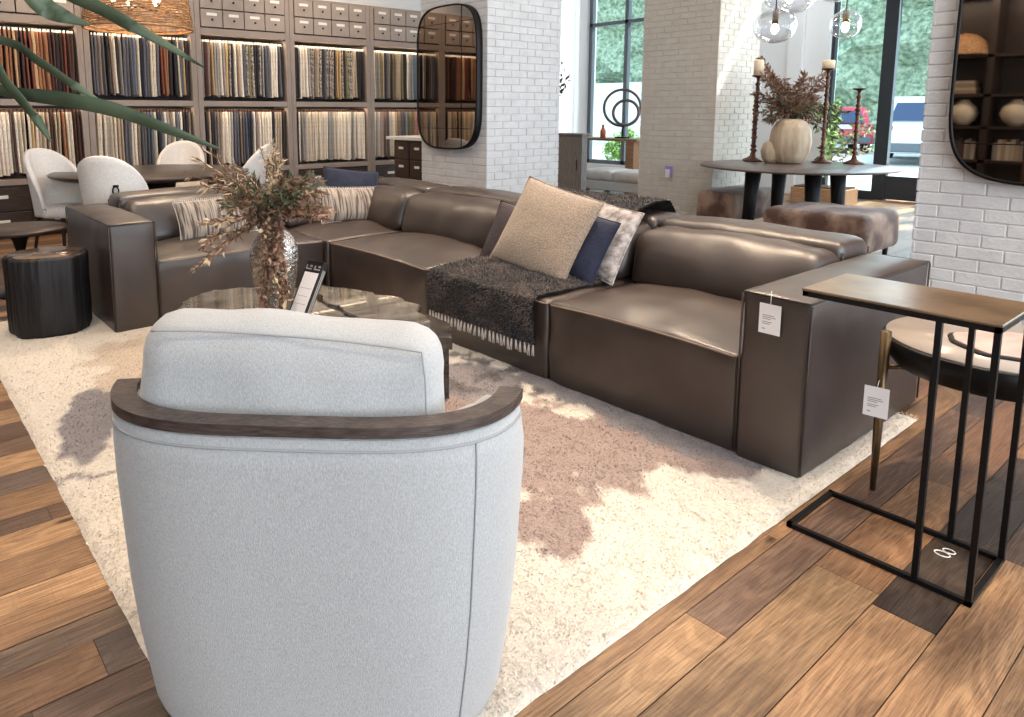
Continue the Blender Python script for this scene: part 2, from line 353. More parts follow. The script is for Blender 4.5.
# ------------------------------------------------------------------ structure
def colattr(me, name, cols, domain='CORNER'):
    a = me.color_attributes.new(name, 'FLOAT_COLOR', domain); a.data.foreach_set('color', [x for c in cols for x in c])
def build_floor():
    rnd = random.Random(3); mb = MB(); cols = []; offs = []
    pal = [((192, 152, 114), 5), ((172, 132, 98), 5), ((150, 114, 88), 4), ((128, 102, 86), 4), ((116, 100, 92), 3), ((96, 80, 70), 2), ((204, 166, 126), 3), ((142, 120, 102), 3)]
    bag = [c for c, n in pal for _ in range(n)]
    mb.add([(-3.6, -4, -.004), (11.9, -4, -.004), (11.9, 11.2, -.004), (-3.6, 11.2, -.004)], [(0, 1, 2, 3)]); cols += [lin((40, 28, 22))]*4; offs += [(0, 0, 0, 1)]*4
    y = -4
    while y < 11.2:
        wd = rnd.choice([.10, .12, .135, .15, .175])
        if y+wd > 11.2: wd = 11.2-y
        x = -3.6-rnd.random()*1.5
        while x < 11.9:
            l = rnd.uniform(.7, 2.4); a, b = max(x, -3.6), min(x+l, 11.9)
            if b > a:
                z = rnd.uniform(0, .0015)
                mb.add([(a+.001, y+.0012, z), (b-.001, y+.0012, z), (b-.001, y+wd-.0012, z), (a+.001, y+wd-.0012, z)], [(0, 1, 2, 3)])
                c = list(lin(rnd.choice(bag))); k = rnd.uniform(.42, .78); c = (c[0]*k*1.03, c[1]*k, c[2]*k*.96, 1)
                o_ = (rnd.random()*50, rnd.random()*50, rnd.random()*9, 1); cols += [c]*4; offs += [o_]*4
            x += l
        y += wd
    o = struct('floor', mb, M['floor']); colattr(o.data, 'Col', cols); colattr(o.data, 'Off', offs)
build_floor()
CH = 4.1
b = MB()      # ceiling with two unseen slots added to throw sun streaks on the far column
for x0, x1, y0, y1 in ((-3.6, 8.95, -4, 11.2), (8.95, 9.10, -4, 3.3), (8.95, 9.10, 4.4, 11.2), (9.10, 9.30, -4, 11.2), (9.30, 9.55, -4, 3.3), (9.30, 9.55, 4.4, 11.2), (9.55, 11.9, -4, 11.2)):
    b.box(x0, x1, y0, y1, CH, CH+.12)
struct('ceiling', b, M['white_paint'])
b = MB(); b.box(-3.75, 7.2, 9, 9.15, 0, CH); b.box(7.2, 7.35, 9, 11.2, 0, CH); b.box(7.2, 12.05, 11.2, 11.35, 0, CH); struct('wall_back', b, M['white_paint'])
b = MB(); b.box(-3.75, -3.6, -4, 9, 0, CH); struct('wall_left', b, M['tan_wall'])
b = MB()
for x0, x1, z0, z1 in ((-3.75, 12.05, 0, .4), (-3.75, 12.05, 3.5, CH), (-3.75, -3.2, .4, 3.5), (-.2, 0, .4, 3.5), (3.2, 3.4, .4, 3.5), (6.8, 7, .4, 3.5), (10.6, 12.05, .4, 3.5)): b.box(x0, x1, -4.15, -4, z0, z1)
struct('wall_front', b, M['white_paint'])
# right (street) wall: openings for window_1 (y 7.7..9.7), door_1 (y 1.6..5.02)
b = MB(); XW = 11.5
for y0, y1, z0, z1 in ((5.02, 8.0, 0, CH), (8.0, 9.8, 0, .25), (9.8, 9.98, 0, CH), (9.98, 11.2, 3.9, CH), (11.0, 11.2, 0, CH), (-4, -2.6, 0, CH), (8.0, 9.8, 3.9, CH), (-2.6, 5.02, 3.9, CH)): b.box(XW, XW+.3, y0, y1, z0, z1)
b.box(XW-.08, XW, 5.4, 5.62, 0, CH)
struct('wall_right', b, M['white_paint'])
# ---- the street window is set back in a bay
def brick_column(name, x0, x1, y0, y1, m):
    mb = MB(); mb.mi = 1; mb.box(x0+.009, x1-.009, y0+.009, y1-.009, 0, CH-.001); mb.mi = 0
    rnd = random.Random(hash(name) % 1000 if False else len(name)); ch, g, L_ = .0672, .006, .205
    k = 0; z = 0
    while z < CH-.03:
        zt = min(z+ch-g, CH-.002)
        for face in range(4):
            horiz = face in (0, 2)          # 0: -y face, 1: +x, 2: +y, 3: -x
            a0, a1 = (x0, x1) if horiz else (y0, y1)
            off = (k+face) % 2*.5; p = a0+(0 if off else -L_*.5)
            while p < a1-.001:
                s0, s1 = max(p, a0), min(p+L_-g, a1)
                if s1-s0 > .03:
                    j = rnd.uniform(-.0015, .0015); t = -.003+j; zj = rnd.uniform(-.001, .001)
                    if s0 == a0: s0 += .0005
                    c = .0035
                    if face == 0: mb.box(s0, s1, y0-t, y0+.02, z+zj, zt+zj, c)
                    elif face == 2: mb.box(s0, s1, y1-.02, y1+t, z+zj, zt+zj, c)
                    elif face == 3: mb.box(x0-t, x0+.02, s0, s1, z+zj, zt+zj, c)
                    else: mb.box(x1-.02, x1+t, s0, s1, z+zj, zt+zj, c)
                p += L_
        z += ch; k += 1
    return struct(name, mb, [m, M['mortar']])
brick_column('wall_column_left', 4.4, 5.37, 4.90, 5.90, M['brick'])
brick_column('wall_column_right', 4.4, 5.4, .38, 1.41, M['brick'])
brick_column('wall_column_far', 7.4, 8.3, 4.42, 5.43, M['brick_warm'])

def frame_bars(name, bars, m, parent=None, x=XW+.12, t=.05):
    mb = MB()
    for y0, y1, z0, z1 in bars: mb.box(x-t, x+t, y0, y1, z0, z1)
    o = struct(name, mb, m, parent) if not parent else obj(name, mb, m, parent); return o
def empty_struct(name, loc):
    o = bpy.data.objects.new(name, None); COL.objects.link(o); o.location = loc; o['kind'] = 'structure'; WM[o.name] = Matrix.Translation(V(loc)); return o
# window behind the two left columns: y 7.6 .. 8.97 in the street wall, continuing past the shelf end
w1 = empty_struct('window_1', (XW+.12, 8.9, .25))
frame_bars('window_frame', [(8.0, 9.8, .25, .33), (8.0, 9.8, 2.98, 3.05), (8.0, 8.06, .25, 3.9), (8.84, 8.92, .25, 3.9), (9.72, 9.8, .25, 3.9)], M['frame_grey'], w1)
mb = MB(); mb.box(XW+.115, XW+.125, 8.0, 9.8, .25, 3.9); obj('window_pane', mb, M['glass'], w1)
d1 = empty_struct('door_1', (XW+.12, 3.3, 0))
frame_bars('door_frame', [(4.97, 5.04, 0, 3.9), (4.12, 4.30, 0, 3.9), (1.9, 2.1, 0, 3.9), (-.4, -.2, 0, 3.9), (-2.6, -2.4, 0, 3.9), (4.30, 4.94, 0, .12)], M['frame_dark'], d1)
frame_bars('door_rail', [(2.1, 4.12, .02, .36), (-.2, 1.9, .02, .36), (-2.4, -.4, .02, .36)], M['frame_dark'], d1, t=.035)
mb = MB(); mb.box(XW+.115, XW+.125, -2.6, 5.0, .1, 3.9); obj('door_glass', mb, M['glass'], d1)

# ------------------------------------------------------------------ outside
mb = MB(); mb.add([(12.05, -30, -.03), (70, -30, -.03), (70, 60, -.03), (12.05, 60, -.03)], [(0, 1, 2, 3)]); mb.add([(XW, -4, -.002), (12.05, -4, -.002), (12.05, 11.2, -.002), (XW, 11.2, -.002)], [(0, 1, 2, 3)])
g = struct('floor_outside', mb, M['ground'])
mb = MB(); mb.grid(lambda u, v: V((31+1.2*noise.noise(V((u*26, v*9, 1)))+.5*noise.noise(V((u*90, v*30, 4))), -16+60*u, 11*v)), 150, 40, False)
h = obj('ivy_hedge', mb, M['hedge']); tag(h, 'tall green ivy hedge across the street outside the glass door', 'hedge')

# ------------------------------------------------------------------ sofa
sofa = root('sectional_sofa', 'large dark brown leather L-shaped sectional sofa standing on the rug', 'sofa', (3.0, 3.3, 0))
def welt(mb, pts, r=.004): mb.tube(pts, r, 6)
def seat(x0, x1, y0, y1, side, sd):
    mb = MB(); mb.puffy(x0, x1, y0, y1, .010, .405, .018, (.008, .008, .008, .008, 0, .055), .05, 2.2, .010, sd); o = obj('seat', mb, M['leather'], sofa)
    p = MB(); z = .392; e = .004
    def cr(t): return .010*(1-(2*t-1)**2)
    n = 14
    if side == 'x': pts = [V((x0-.003-cr(i/n)*.6, y0+.02+(y1-y0-.04)*i/n, z+cr(i/n)*1.4)) for i in range(n+1)]; pts = [V((x0+.25, y0-e, z+.004))]+[V((x0+.02, y0-e, z))]+pts+[V((x0+.02, y1+e, z)), V((x0+.25, y1+e, z+.004))]
    else: pts = [V((x0+.02+(x1-x0-.04)*i/n, y0-.003-cr(i/n)*.6, z+cr(i/n)*1.4)) for i in range(n+1)]
    welt(p, pts, .0045); obj('piping', p, M['piping'], o, 'tan seam piping')
YS = [1.315, 2.285, 3.24, 4.36]
for i in range(3): seat(2.45, 3.3, YS[i]+.004, YS[i+1]-.004, 'x', i)
seat(2.452, 3.3, 4.40, 5.2, 'y', 5)          # corner seat
seat(1.31, 2.445, 4.43, 5.2, 'y', 6)         # left run
def arm(x0, x1, y0, y1, sd):
    mb = MB(); mb.puffy(x0-.012, x1, y0, y1, .010, .655, .018, (.006, .006, .012, .012, 0, .018), .05, 2.4, .006, sd); o = obj('arm', mb, M['leather'], sofa)
    p = MB(); e = .002
    for (x, y) in ((x0-e, y0-e), (x0-e, y1+e), (x1+e, y0-e), (x1+e, y1+e)): x = x-.011 if x < (x0+x1)/2 else x; welt(p, [(x, y, .03), (x, y, .35), (x, y, .645)])
    z = .650; welt(p, [(x0-.011, y0, z), (x0-.011, y1, z), (x1, y1, z), (x1, y0, z), (x0-.011, y0, z)]); obj('piping', p, M['leather_dark'], o, 'dark corner piping')
arm(2.45, 3.55, 1.06, 1.305, 11); arm(1.055, 1.30, 4.40, 5.5, 12)
def backc(x0, x1, y0, y1, ax, sd):           # loose back cushion, leaning
    mb = MB(); mb.puffy(x0, x1, y0, y1, .40, .69, .07, (.03, 0, 0, 0, 0, .02) if ax == 'x' else (0, 0, .03, 0, 0, .02), .05, 2.2, .012, sd)
    for q in mb.v:
        k = (q.z-.40)/.30
        if ax == 'x': q.x += .10*k*(1-.8*max(0, min(1, (q.x-x0)/(x1-x0))))
        else: q.y += .10*k*(1-.8*max(0, min(1, (q.y-y0)/(y1-y0))))
    o = obj('back_cushion', mb, M['leather'], sofa)
for i in range(3): backc(3.0, 3.36, YS[i]+.012, YS[i+1]-.012, 'x', 20+i)
backc(3.02, 3.32, 4.37, 4.98, 'x', 24); backc(1.325, 2.43, 4.98, 5.28, 'y', 25); backc(2.45, 3.15, 5.0, 5.29, 'y', 26)
def framec(x0, x1, y0, y1, sd):
    mb = MB(); mb.puffy(x0, x1, y0, y1, .03, .725, .045, (.005, .005, .005, .005, 0, .02), .05, 2.2, .008, sd); o = obj('back_frame', mb, M['leather'], sofa)
    p = MB(); 
    for (x, y) in ((x0+.012, y0-.001), (x1-.012, y0-.001), (x0+.012, y1+.001)): welt(p, [(x, y, .45), (x, y, .60), (x, y, .68)])
    obj('piping', p, M['leather_dark'], o)
for i in range(3): framec(3.29, 3.58, YS[i]+.003, YS[i+1]-.003, 30+i)
framec(3.29, 3.58, 4.365, 5.25, 34); framec(1.305, 2.44, 5.22, 5.5, 35); framec(2.446, 3.58, 5.26, 5.5, 36)
mb = MB()
for x, y in ((2.6, 1.15), (3.45, 1.15), (2.6, 4.3), (1.15, 4.55), (1.15, 5.4), (3.45, 5.4)): mb.box(x-.03, x+.03, y-.03, y+.03, 0.001, .04)
obj('glide_foot', mb, M['black_metal'], sofa)

# ------------------------------------------------------------------ rug
def fbm(x, y, s=1.0, o=4): return noise.fractal(V((x*s, y*s, 3.1)), .9, 2.1, o)
def blob(x, y, cx, cy, rx, ry, a=0):
    dx, dy = x-cx, y-cy; u = dx*cos(a)+dy*sin(a); v = -dx*sin(a)+dy*cos(a); return 1-(u/rx)**2-(v/ry)**2
CREAM, MAUVE, GREY, DARK, TAN_ = [lin(c)[:3] for c in ((214, 203, 189), (148, 128, 119), (128, 120, 120), (84, 76, 74), (194, 176, 158))]
def mixc(a, b, t): t = max(0, min(1, t)); return tuple(p+(q-p)*t for p, q in zip(a, b))
def rugcol(x, y):
    n = fbm(x, y, 2.3); n2 = fbm(x+9, y, 9); r_ = .55*n+.45*n2
    c = CREAM
    t = max(blob(x, y, 1.93, 1.95, .42, .62, .2), blob(x, y, 2.3, 1.6, .2, .42, .1), blob(x, y, 1.55, 1.4, .14, .2))
    c = mixc(c, MAUVE, (t+r_*.9-.1)*7)
    t = max(blob(x, y, 2.5, 1.95, .22, .75), blob(x, y, 2.2, 2.55, .25, .3)); c = mixc(c, GREY, (t+r_*1.2-.15)*6)
    t = max(blob(x, y, .63, 3.2, .13, .42, -.3), blob(x, y, .56, 3.0, .1, .14)); c = mixc(c, GREY, (t+r_*.7-.1)*6)
    t = max(blob(x, y, 1.15, 3.9, .4, .42), blob(x, y, 1.0, 3.6, .3, .2)); c = mixc(c, TAN_, (t+r_-.1)*4)
    if abs(fbm(x, y, 3)*.12+(y-2.68)) < .014 and x < 1.6: c = mixc(c, GREY, .8)
    if 2.0 < x < 2.6 and 2.1 < y < 2.9 and n2 > .22: c = mixc(c, DARK, .8)
    t = blob(x, y, 2.1, 4.2, .5, .5); c = mixc(c, MAUVE, (t+r_-.2)*5)
    return (*c, 1)
RX0, RX1, RY0, RY1 = .415, 3.36, .99, 5.12
rug = root('area_rug', 'cream shaggy wool rug with mauve brown patches on the plank floor', 'rug', ((RX0+RX1)/2, (RY0+RY1)/2, 0))
def edge(x, y):
    return x+.004*noise.noise(V((y*9, 0, 0)))*(1 if x < .5 or x > 3.3 else 0), y+.004*noise.noise(V((x*9, 5, 0)))*(1 if y < 1.05 or y > 5.05 else 0)
mb = MB(); NX, NY = 118, 166
def rp(u, v):
    x, y = RX0+(RX1-RX0)*u, RY0+(RY1-RY0)*v; x, y = edge(x, y)
    z = .016+.004*noise.noise(V((x*14, y*14, 0)))
    if u in (0, 1) or v in (0, 1): z = .002
    return V((x, y, z))
mb.grid(rp, NX, NY); o = obj('rug_backing', mb, M['rug'], rug); colattr(o.data, 'Col', [rugcol(v.co.x, v.co.y) for v in o.data.vertices], 'POINT')
rnd = random.Random(5); mb = MB(); cols = []
def hidden(x, y): return (x > 2.47 and y > 1.1) or (y > 4.5 and x > 1.1)
for i in range(120000):
    x, y = rnd.uniform(RX0-.006, RX1+.006), rnd.uniform(RY0-.006, RY1+.006)
    if y > 2.6 and rnd.random() < .45: continue
    if hidden(x, y): continue
    a = rnd.random()*2*pi+.8; l = rnd.uniform(.005, .013); h_ = rnd.uniform(.018, .0225); wq = rnd.uniform(.0012, .0026)
    dx, dy = cos(a), sin(a); px, py = -dy*wq, dx*wq
    b0 = len(mb.v)
    mb.v += [V((x+px, y+py, .015)), V((x-px, y-py, .015)), V((x+dx*l*.5-px*.9, y+dy*l*.5-py*.9, h_*.9)), V((x+dx*l*.5+px*.9, y+dy*l*.5+py*.9, h_*.9)), V((x+dx*l, y+dy*l, h_))]
    mb.f += [[b0, b0+1, b0+2, b0+3], [b0+3, b0+2, b0+4]]; mb.m += [0, 0]; mb.sm += [False, False]
    c = rugcol(x, y); k = rnd.uniform(.92, 1.04); cols += [(c[0]*k, c[1]*k, c[2]*k, 1)]*5
o = obj('pile', mb, M['rug'], rug); colattr(o.data, 'Col', cols, 'POINT'); o['kind'] = 'stuff'

# ------------------------------------------------------------------ tub chair (seen from behind)
tub = root('tub_armchair', 'pale grey fabric tub armchair seen from behind with a dark wood rail', 'armchair')
HWd, CW, NN = .434, .385, 3.4
def plan(t, s=1.0, off=0):                 # t=0 back centre, +-pi front centre ; x = right, y = forward
    a = -pi/2+t; cx_, sy_ = cos(a), sin(a)
    x = HWd*math.copysign(abs(cx_)**(2/NN), cx_); y = CW*math.copysign(abs(sy_)**(2/NN), sy_)
    r_ = math.hypot(x, y); k = (r_*s-off)/r_; return x*k, y*k+CW
NT = 96; rings = []
def htop(t):
    a = abs(t)/pi
    if a < .385: return .688
    if a < .50: k = (a-.385)/.115; return .688-.21*k*k*(3-2*k)
    if a < .80: return .478-.02*((a-.50)/.30)
    return max(.36, .49-(a-.80)/.05*.2)
prof = [(.02, .885), (.05, .905), (.10, .92), (.2, .95), (.32, .975), (.45, .99), (.56, 1.002), (.63, 1.005), (.69, 1.0), (1.0, .99)]
mb = MB(); cols_ = []
for k in range(NT):
    t = -pi+2*pi*k/NT; ht = htop(t); c = []
    for z, s_ in prof:
        zz = z if z < .6 else z
        if z == 1.0: zz = ht
        zz = min(zz, ht) if z != 1.0 else ht
        x, y = plan(t, s_); c.append(V((x, y, zz)))
    for off, dz in ((.006, .008), (.03, .012), (.07, .010), (.088, -.004), (.095, -.03), (.10, -.12)): x, y = plan(t, .99, off); c.append(V((x, y, max(.34, ht+dz))))
    x, y = plan(t, .99, .11); c.append(V((x, y, .33))); cols_.append(c)
n = len(cols_[0]); vs_ = [p for c in cols_ for p in c]
fs = [(k*n+i, ((k+1) % NT)*n+i, ((k+1) % NT)*n+i+1, k*n+i+1) for k in range(NT) for i in range(n-1)]
fs.append(tuple(k*n+n-1 for k in range(NT))); fs.append(tuple(k*n for k in range(NT))[::-1])
mb.add(vs_, fs, True); shell = obj('shell', mb, M['fabric'], tub)
mb = MB()
def shell_pt(t, z, out=.001):
    s_ = next(a[1]+(b_[1]-a[1])*(z-a[0])/(b_[0]-a[0]) for a, b_ in zip(prof, prof[1:]) if a[0] <= z <= b_[0]) if z < .69 else 1.0
    x, y = plan(t, s_, -out); return V((x, y, z))
for t0 in (.70, -1.25): mb.tube([shell_pt(t0, z) for z in [.03+.635*i/16 for i in range(17)]], .0022, 6)
mb.tube([shell_pt(-1.27+2.54*i/60, .668, .0005) for i in range(61)], .003, 6)
obj('seam', mb, M['fabric_seam'], shell, 'raised seam')
mb = MB(); T1 = 1.28; ra = [T1*(2*i/60-1) for i in range(61)]
pts = [V((*plan(t, 1.0, .022), .704)) for t in ra]; mb.strip(pts, .048, .021)
obj('top_rail', mb, M['ebony'], tub, 'dark stained wooden rail')
mb = MB(); mb.puffy(-.305, .305, .20, .70, .30, .45, .05, (0, 0, 0, .02, 0, .025), .05); obj('seat_cushion', mb, M['fabric'], tub)
mb = MB(); mb.puffy(-.345, .268, .075, .23, .42, .852, .065, (.0, .0, .015, .03, 0, .010), .03, 2.2, .010, 4)
for q in mb.v:
    k = (q.z-.42)/.45; q.y += .03*k; q.z += (.012*(1-((q.x+.04)/.31)**2)-.06*(q.x+.04))*k
bc = obj('back_cushion', mb, M['fabric'], tub)
mb = MB(); pts = []
for i in range(41):
    u = i/40; x = -.30+.53*u; pts.append(V((x, .112, .836-.004*(2*u-1)**4+.010*(1-((x+.04)/.31)**2)-.06*(x+.04))))
for i in range(1, 9): pts.append(V((.238+.001*i, .088-.002*i, .803-.03*i)))
mb.tube(pts, .0025, 6); obj('piping', mb, M['fabric_seam'], bc)
mb = MB(); mb.lathe([(.0, .0), (.25, .0), (.25, .02), (.0, .02)], (0, CW, 0), 32); obj('swivel_base', mb, M['black_metal'], tub)
place(tub, (.545, 1.135, .026), R(47.2)-pi/2)

# ------------------------------------------------------------------ C shaped console
def console():
    r_ = root('c_shaped_table', 'black metal C-shaped side table with bronze top beside the sofa arm', 'side table', (2.3, .72, 0))
    x0, x1, y0, y1, h = 2.15, 2.46, .472, .965, .77; s = .0075
    mb = MB(); mb.box(x0-.003, x1+.003, y0-.003, y1+.003, h-.004, h+.004, .002); obj('table_top', mb, M['console_top'], r_, 'bronze coloured metal top')
    mb = MB()
    for x in (x0+s, x1-s): mb.box(x-s, x+s, y0, y1, h-.020, h-.004)
    for y in (y0+s, y1-s): mb.box(x0, x1, y-s, y+s, h-.020, h-.004)
    obj('top_frame', mb, M['black_metal'], r_)
    mb = MB()
    for x in (x0+s, x1-s): mb.box(x-s, x+s, y0, y1, 0, .015)
    for y in (y0+s, y1-s): mb.box(x0, x1, y-s, y+s, 0, .015)
    obj('base_frame', mb, M['black_metal'], r_)
    for x in (x0+s, x1-s):
        for y in (y0+s, .607): mb = MB(); mb.box(x-s, x+s, y-s, y+s, .015, h-.02); obj('leg', mb, M['black_metal'], r_)
console()

# ------------------------------------------------------------------ drum side table
dc = V((2.84, .63, 0))
dt = root('drum_side_table', 'round dark drum table with brass legs behind the C-shaped table', 'side table', dc)
mb = MB(); mb.lathe([(.0, .43), (.24, .43), (.29, .445), (.325, .49), (.328, .535), (.322, .54), (0, .54)], dc, 48); obj('drum', mb, M['black_metal'], dt, 'black curved drum body')
mb = MB(); mb.lathe([(.0, .54), (.318, .54), (.318, .546), (0, .546)], dc, 48); obj('table_top', mb, M['drumtop'], dt, 'pale grey round top')
for k, (x, y) in enumerate(((2.60, .882), (3.09, .87), (2.59, .385), (3.085, .38))):
    mb = MB(); mb.tube([(x, y, .0), (x, y, .2), (x, y, .57)], [.009, .014, .017], 12); lg = obj('leg', mb, M['brass'], dt, 'brass leg')
    mb = MB(); mb.tube([(x, y, .445), tuple(dc+(V((x, y, 0))-dc)*.6+V((0, 0, .445)))], .008, 8); obj('bracket', mb, M['brass'], lg)
# agate tray on the drum
mb = MB(); n = 40
pl = [(2.80+.16*(1+.08*sin(3*t)+.05*sin(7*t+1))*cos(t), .56+.19*(1+.06*sin(4*t)+.04*sin(9*t))*sin(t)) for t in [2*pi*i/n for i in range(n)]]
mb.prism(pl, .547, .556, .003); o = obj('agate_tray', mb, M['sign_black']); tag(o, 'pink agate slab tray with a wavy dark rim on the drum table', 'tray')
mb = MB(); pl2 = [(2.80+(x-2.80)*.93, .56+(y-.56)*.93) for x, y in pl]; mb.prism(pl2, .556, .560, .002); obj('agate_slab', mb, M['agate'], o, 'pale pink agate surface')

# ------------------------------------------------------------------ price tags
def price_tag(c, nrm, wdt, hgt_, label, top):
    r_ = root('price_tag', label, 'price tag', c, 'price tags')
    nrm = V(nrm).normalized(); a = V((0, 0, 1)).cross(nrm).normalized()       # a = to the right when facing it
    F = Matrix((( *a, 0), (*V((0, 0, 1)), 0), (*nrm, 0), (0, 0, 0, 1))).transposed(); F = Matrix.Translation(V(c)) @ F
    mb = MB(); mb.xf = F; mb.box(-wdt/2, wdt/2, -hgt_/2, hgt_/2, -.0008, .0008); obj('card', mb, M['paper'], r_)
    mb = MB(); mb.xf = F
    for i, (y, l) in enumerate(((.10, .55), (.04, .62), (-.02, .40), (-.12, .45), (-.18, .35))): mb.box(-wdt*.34, -wdt*.34+wdt*l, hgt_*y, hgt_*y+.0028, .0008, .0012)
    mb.box(-wdt*.34, -wdt*.2, -hgt_*.36, -hgt_*.36+.004, .0008, .0012)
    obj('printed_lines', mb, M['ink'], r_)
    mb = MB(); mb.tube([V(c)+V((0, 0, hgt_/2-.004)), (V(c)+V(top))/2+V((0, 0, hgt_/4)), V(top)], .0012, 5); obj('string', mb, M['paper'], r_)
price_tag((2.424, 1.196, .572), (-1, 0, 0), .078, .108, 'white price tag hanging on the right arm of the leather sofa', (2.434, 1.20, .672))
price_tag((2.575, .886, .325), (-1, -.15, .05), .075, .105, 'white price tag hanging on the brass leg of the drum table', (2.582, .884, .40))
mb = MB(); mb.tube([V((2.36+.014*cos(t), .60+.02*sin(t), .004)) for t in [2*pi*i/16 for i in range(16)]], .0018, 5, closed=True); mb.tube([V((2.385+.012*cos(t), .59+.016*sin(t), .006)) for t in [2*pi*i/16 for i in range(16)]], .0018, 5, closed=True)
o = obj('cable_tie', mb, M['label']); tag(o, 'small white looped tie lying on the floor by the table base', 'tie')

# ------------------------------------------------------------------ stump stool and small pedestal table
mb = MB(); sc_ = V((.775, 4.74, .018))
def stumpr(t, z): return 1+.03*sin(5*t+1)+.02*sin(9*t)+.045*noise.noise(V((cos(t)*9, sin(t)*9, z*1.3)))+.015*noise.noise(V((cos(t)*26, sin(t)*26, z*2)))
stump = root('stump_stool', 'black ribbed tree stump stool beside the left sofa arm', 'stool', sc_)
mb.lathe([(0, .0), (.205, 0), (.212, .02), (.214, .15), (.212, .30), (.216, .44), (.208, .455), (.0, .455)], sc_, 120, stumpr); obj('trunk', mb, M['black_wood'], stump)
mb = MB(); mb.lathe([(0, .455), (.19, .455), (.188, .462), (0, .462)], sc_, 120, stumpr); obj('polished_top', mb, M['stump_top'], stump, 'glossy brown polished top')
pc = V((.80, 5.85, 0)); ped = root('pedestal_side_table', 'small round dark pedestal table behind the black stump stool', 'side table', pc)
mb = MB(); mb.lathe([(0, .455), (.30, .46), (.31, .475), (.305, .485), (0, .485)], pc, 48); obj('table_top', mb, M['dark_wood'], ped)
mb = MB(); mb.lathe([(.0, 0), (.17, 0), (.16, .02), (.05, .05), (.03, .12), (.025, .30), (.05, .40), (.09, .455), (0, .455)], pc, 24); obj('pedestal', mb, M['black_metal'], ped)

# ------------------------------------------------------------------ coffee table
ct = root('coffee_table', 'low coffee table of irregular polished petrified stone slabs', 'coffee table', (1.5, 2.85, 0))
def rough(poly, amp, seed, sub=6):
    out = []; n = len(poly)
    for i in range(n):
        a, b_ = V(poly[i]), V(poly[(i+1) % n])
        for k in range(sub):
            p = a.lerp(b_, k/sub); out.append((p.x+amp*noise.noise(V((p.x*14, p.y*14, seed))), p.y+amp*noise.noise(V((p.x*14, p.y*14, seed+7)))))
    return out
pa = [(1.00, 3.10), (1.02, 2.75), (1.20, 2.40), (1.45, 2.22), (1.60, 2.30), (1.66, 2.9), (1.70, 3.40), (1.53, 3.58), (1.35, 3.64), (1.14, 3.50)]
pb = [(1.60, 2.40), (1.74, 2.34), (1.86, 2.44), (1.96, 2.68), (1.98, 2.85), (1.88, 3.20), (1.74, 3.42), (1.68, 3.0)]
pc_ = [(1.82, 2.42), (1.92, 2.36), (2.02, 2.50), (2.06, 2.70), (2.02, 2.86), (1.96, 2.7), (1.90, 2.5)]
for nm, poly, z0, z1, sd, m in (('slab', pa, .335, .375, 1, 'stone'), ('slab', pb, .345, .388, 2, 'stone'), ('slab', pc_, .26, .32, 3, 'stone_dark')):
    mb = MB(); mb.prism(rough(poly, .045, sd), z0, z1, .006); obj(nm, mb, M[m], ct)
for poly, z1, sd in (([(1.15, 3.3), (1.15, 2.8), (1.35, 2.5), (1.55, 2.6), (1.6, 3.3), (1.3, 3.5)], .335, 5), ([(1.64, 2.5), (1.78, 2.45), (1.88, 2.7), (1.82, 3.1), (1.68, 3.1)], .345, 6), ([(1.86, 2.44), (1.92, 2.40), (2.0, 2.52), (2.02, 2.68), (1.96, 2.7)], .26, 7)):
    mb = MB(); mb.prism(rough(poly, .03, sd), .026, z1); obj('stone_base', mb, M['stone_dark'], ct)

# ------------------------------------------------------------------ hammered vase with dried arrangement
vb = V((1.36, 2.915, .376))
mb = MB(); mb.lathe([(0, 0), (.045, 0), (.052, .01), (.06, .05), (.078, .12), (.098, .20), (.107, .27), (.103, .33), (.082, .38), (.055, .41), (.045, .425), (.050, .44), (.044, .44), (.038, .42), (.045, .40), (.0, .36)], vb, 48, lambda t, z: 1+.012*noise.noise(V((cos(t)*6, sin(t)*6, z*26))))
o = obj('hammered_vase', mb, M['silver']); tag(o, 'hammered silver vase with dried branches on the stone coffee table', 'vase')
def arrangement(name, label, base, tips, seed, leafs, parent_mats, rise=.12):
    r_ = root(name, label, 'dried flowers', base); rnd = random.Random(seed)
    sm = MB(); lm = {k: MB() for k in leafs}
    for tip, kinds, dens, ll, lw_ in tips:
        tip = V(tip); b0 = V(base)+V((rnd.uniform(-.012, .012), rnd.uniform(-.012, .012), -.06)); b1 = V(base)+V((rnd.uniform(-.02, .02), rnd.uniform(-.02, .02), rise*rnd.uniform(.2, .6)))
        mid = b1.lerp(tip, .5)+V((0, 0, max(0, .25*(tip-b1).length*rnd.uniform(.2, .8))))
        pts = [b0, b1]
        for i in range(1, 9):
            t = i/8; p = b1*(1-t)**2+mid*2*t*(1-t)+tip*t*t; pts.append(p+V([rnd.uniform(-.006, .006) for _ in range(3)]))
        sm.tube(pts, [.0028]*4+[.002]*(len(pts)-4), 5)
        for i in range(2, len(pts)):
            for _ in range(dens):
                p = pts[i-1].lerp(pts[i], rnd.random()); d = (pts[i]-pts[i-1]).normalized()+V([rnd.gauss(0, .6) for _ in range(3)])
                d.z -= .2; lm[rnd.choice(kinds)].leaf(p, d, ll*rnd.uniform(.6, 1.3), lw_*rnd.uniform(.7, 1.3), V([rnd.gauss(0, 1) for _ in range(3)]))
    obj('stems', sm, M['twig'], r_)
    for k in leafs:
        if lm[k].v: obj(parent_mats[k][0], lm[k], M[parent_mats[k][1]], r_, parent_mats[k][2])
    return r_
PM = {'r': ('rust_leaves', 'rust', 'rust brown dried leaves'), 'b': ('brown_leaves', 'brown_leaf', 'brown dried leaves'), 'o': ('olive_leaves', 'olive', 'olive green dried leaves'), 's': ('straw_plumes', 'straw', 'pale straw coloured plumes'), 'l': ('green_leaves', 'lime', 'fresh green leaves')}
tips = []; rnd = random.Random(11); D0 = 3.11
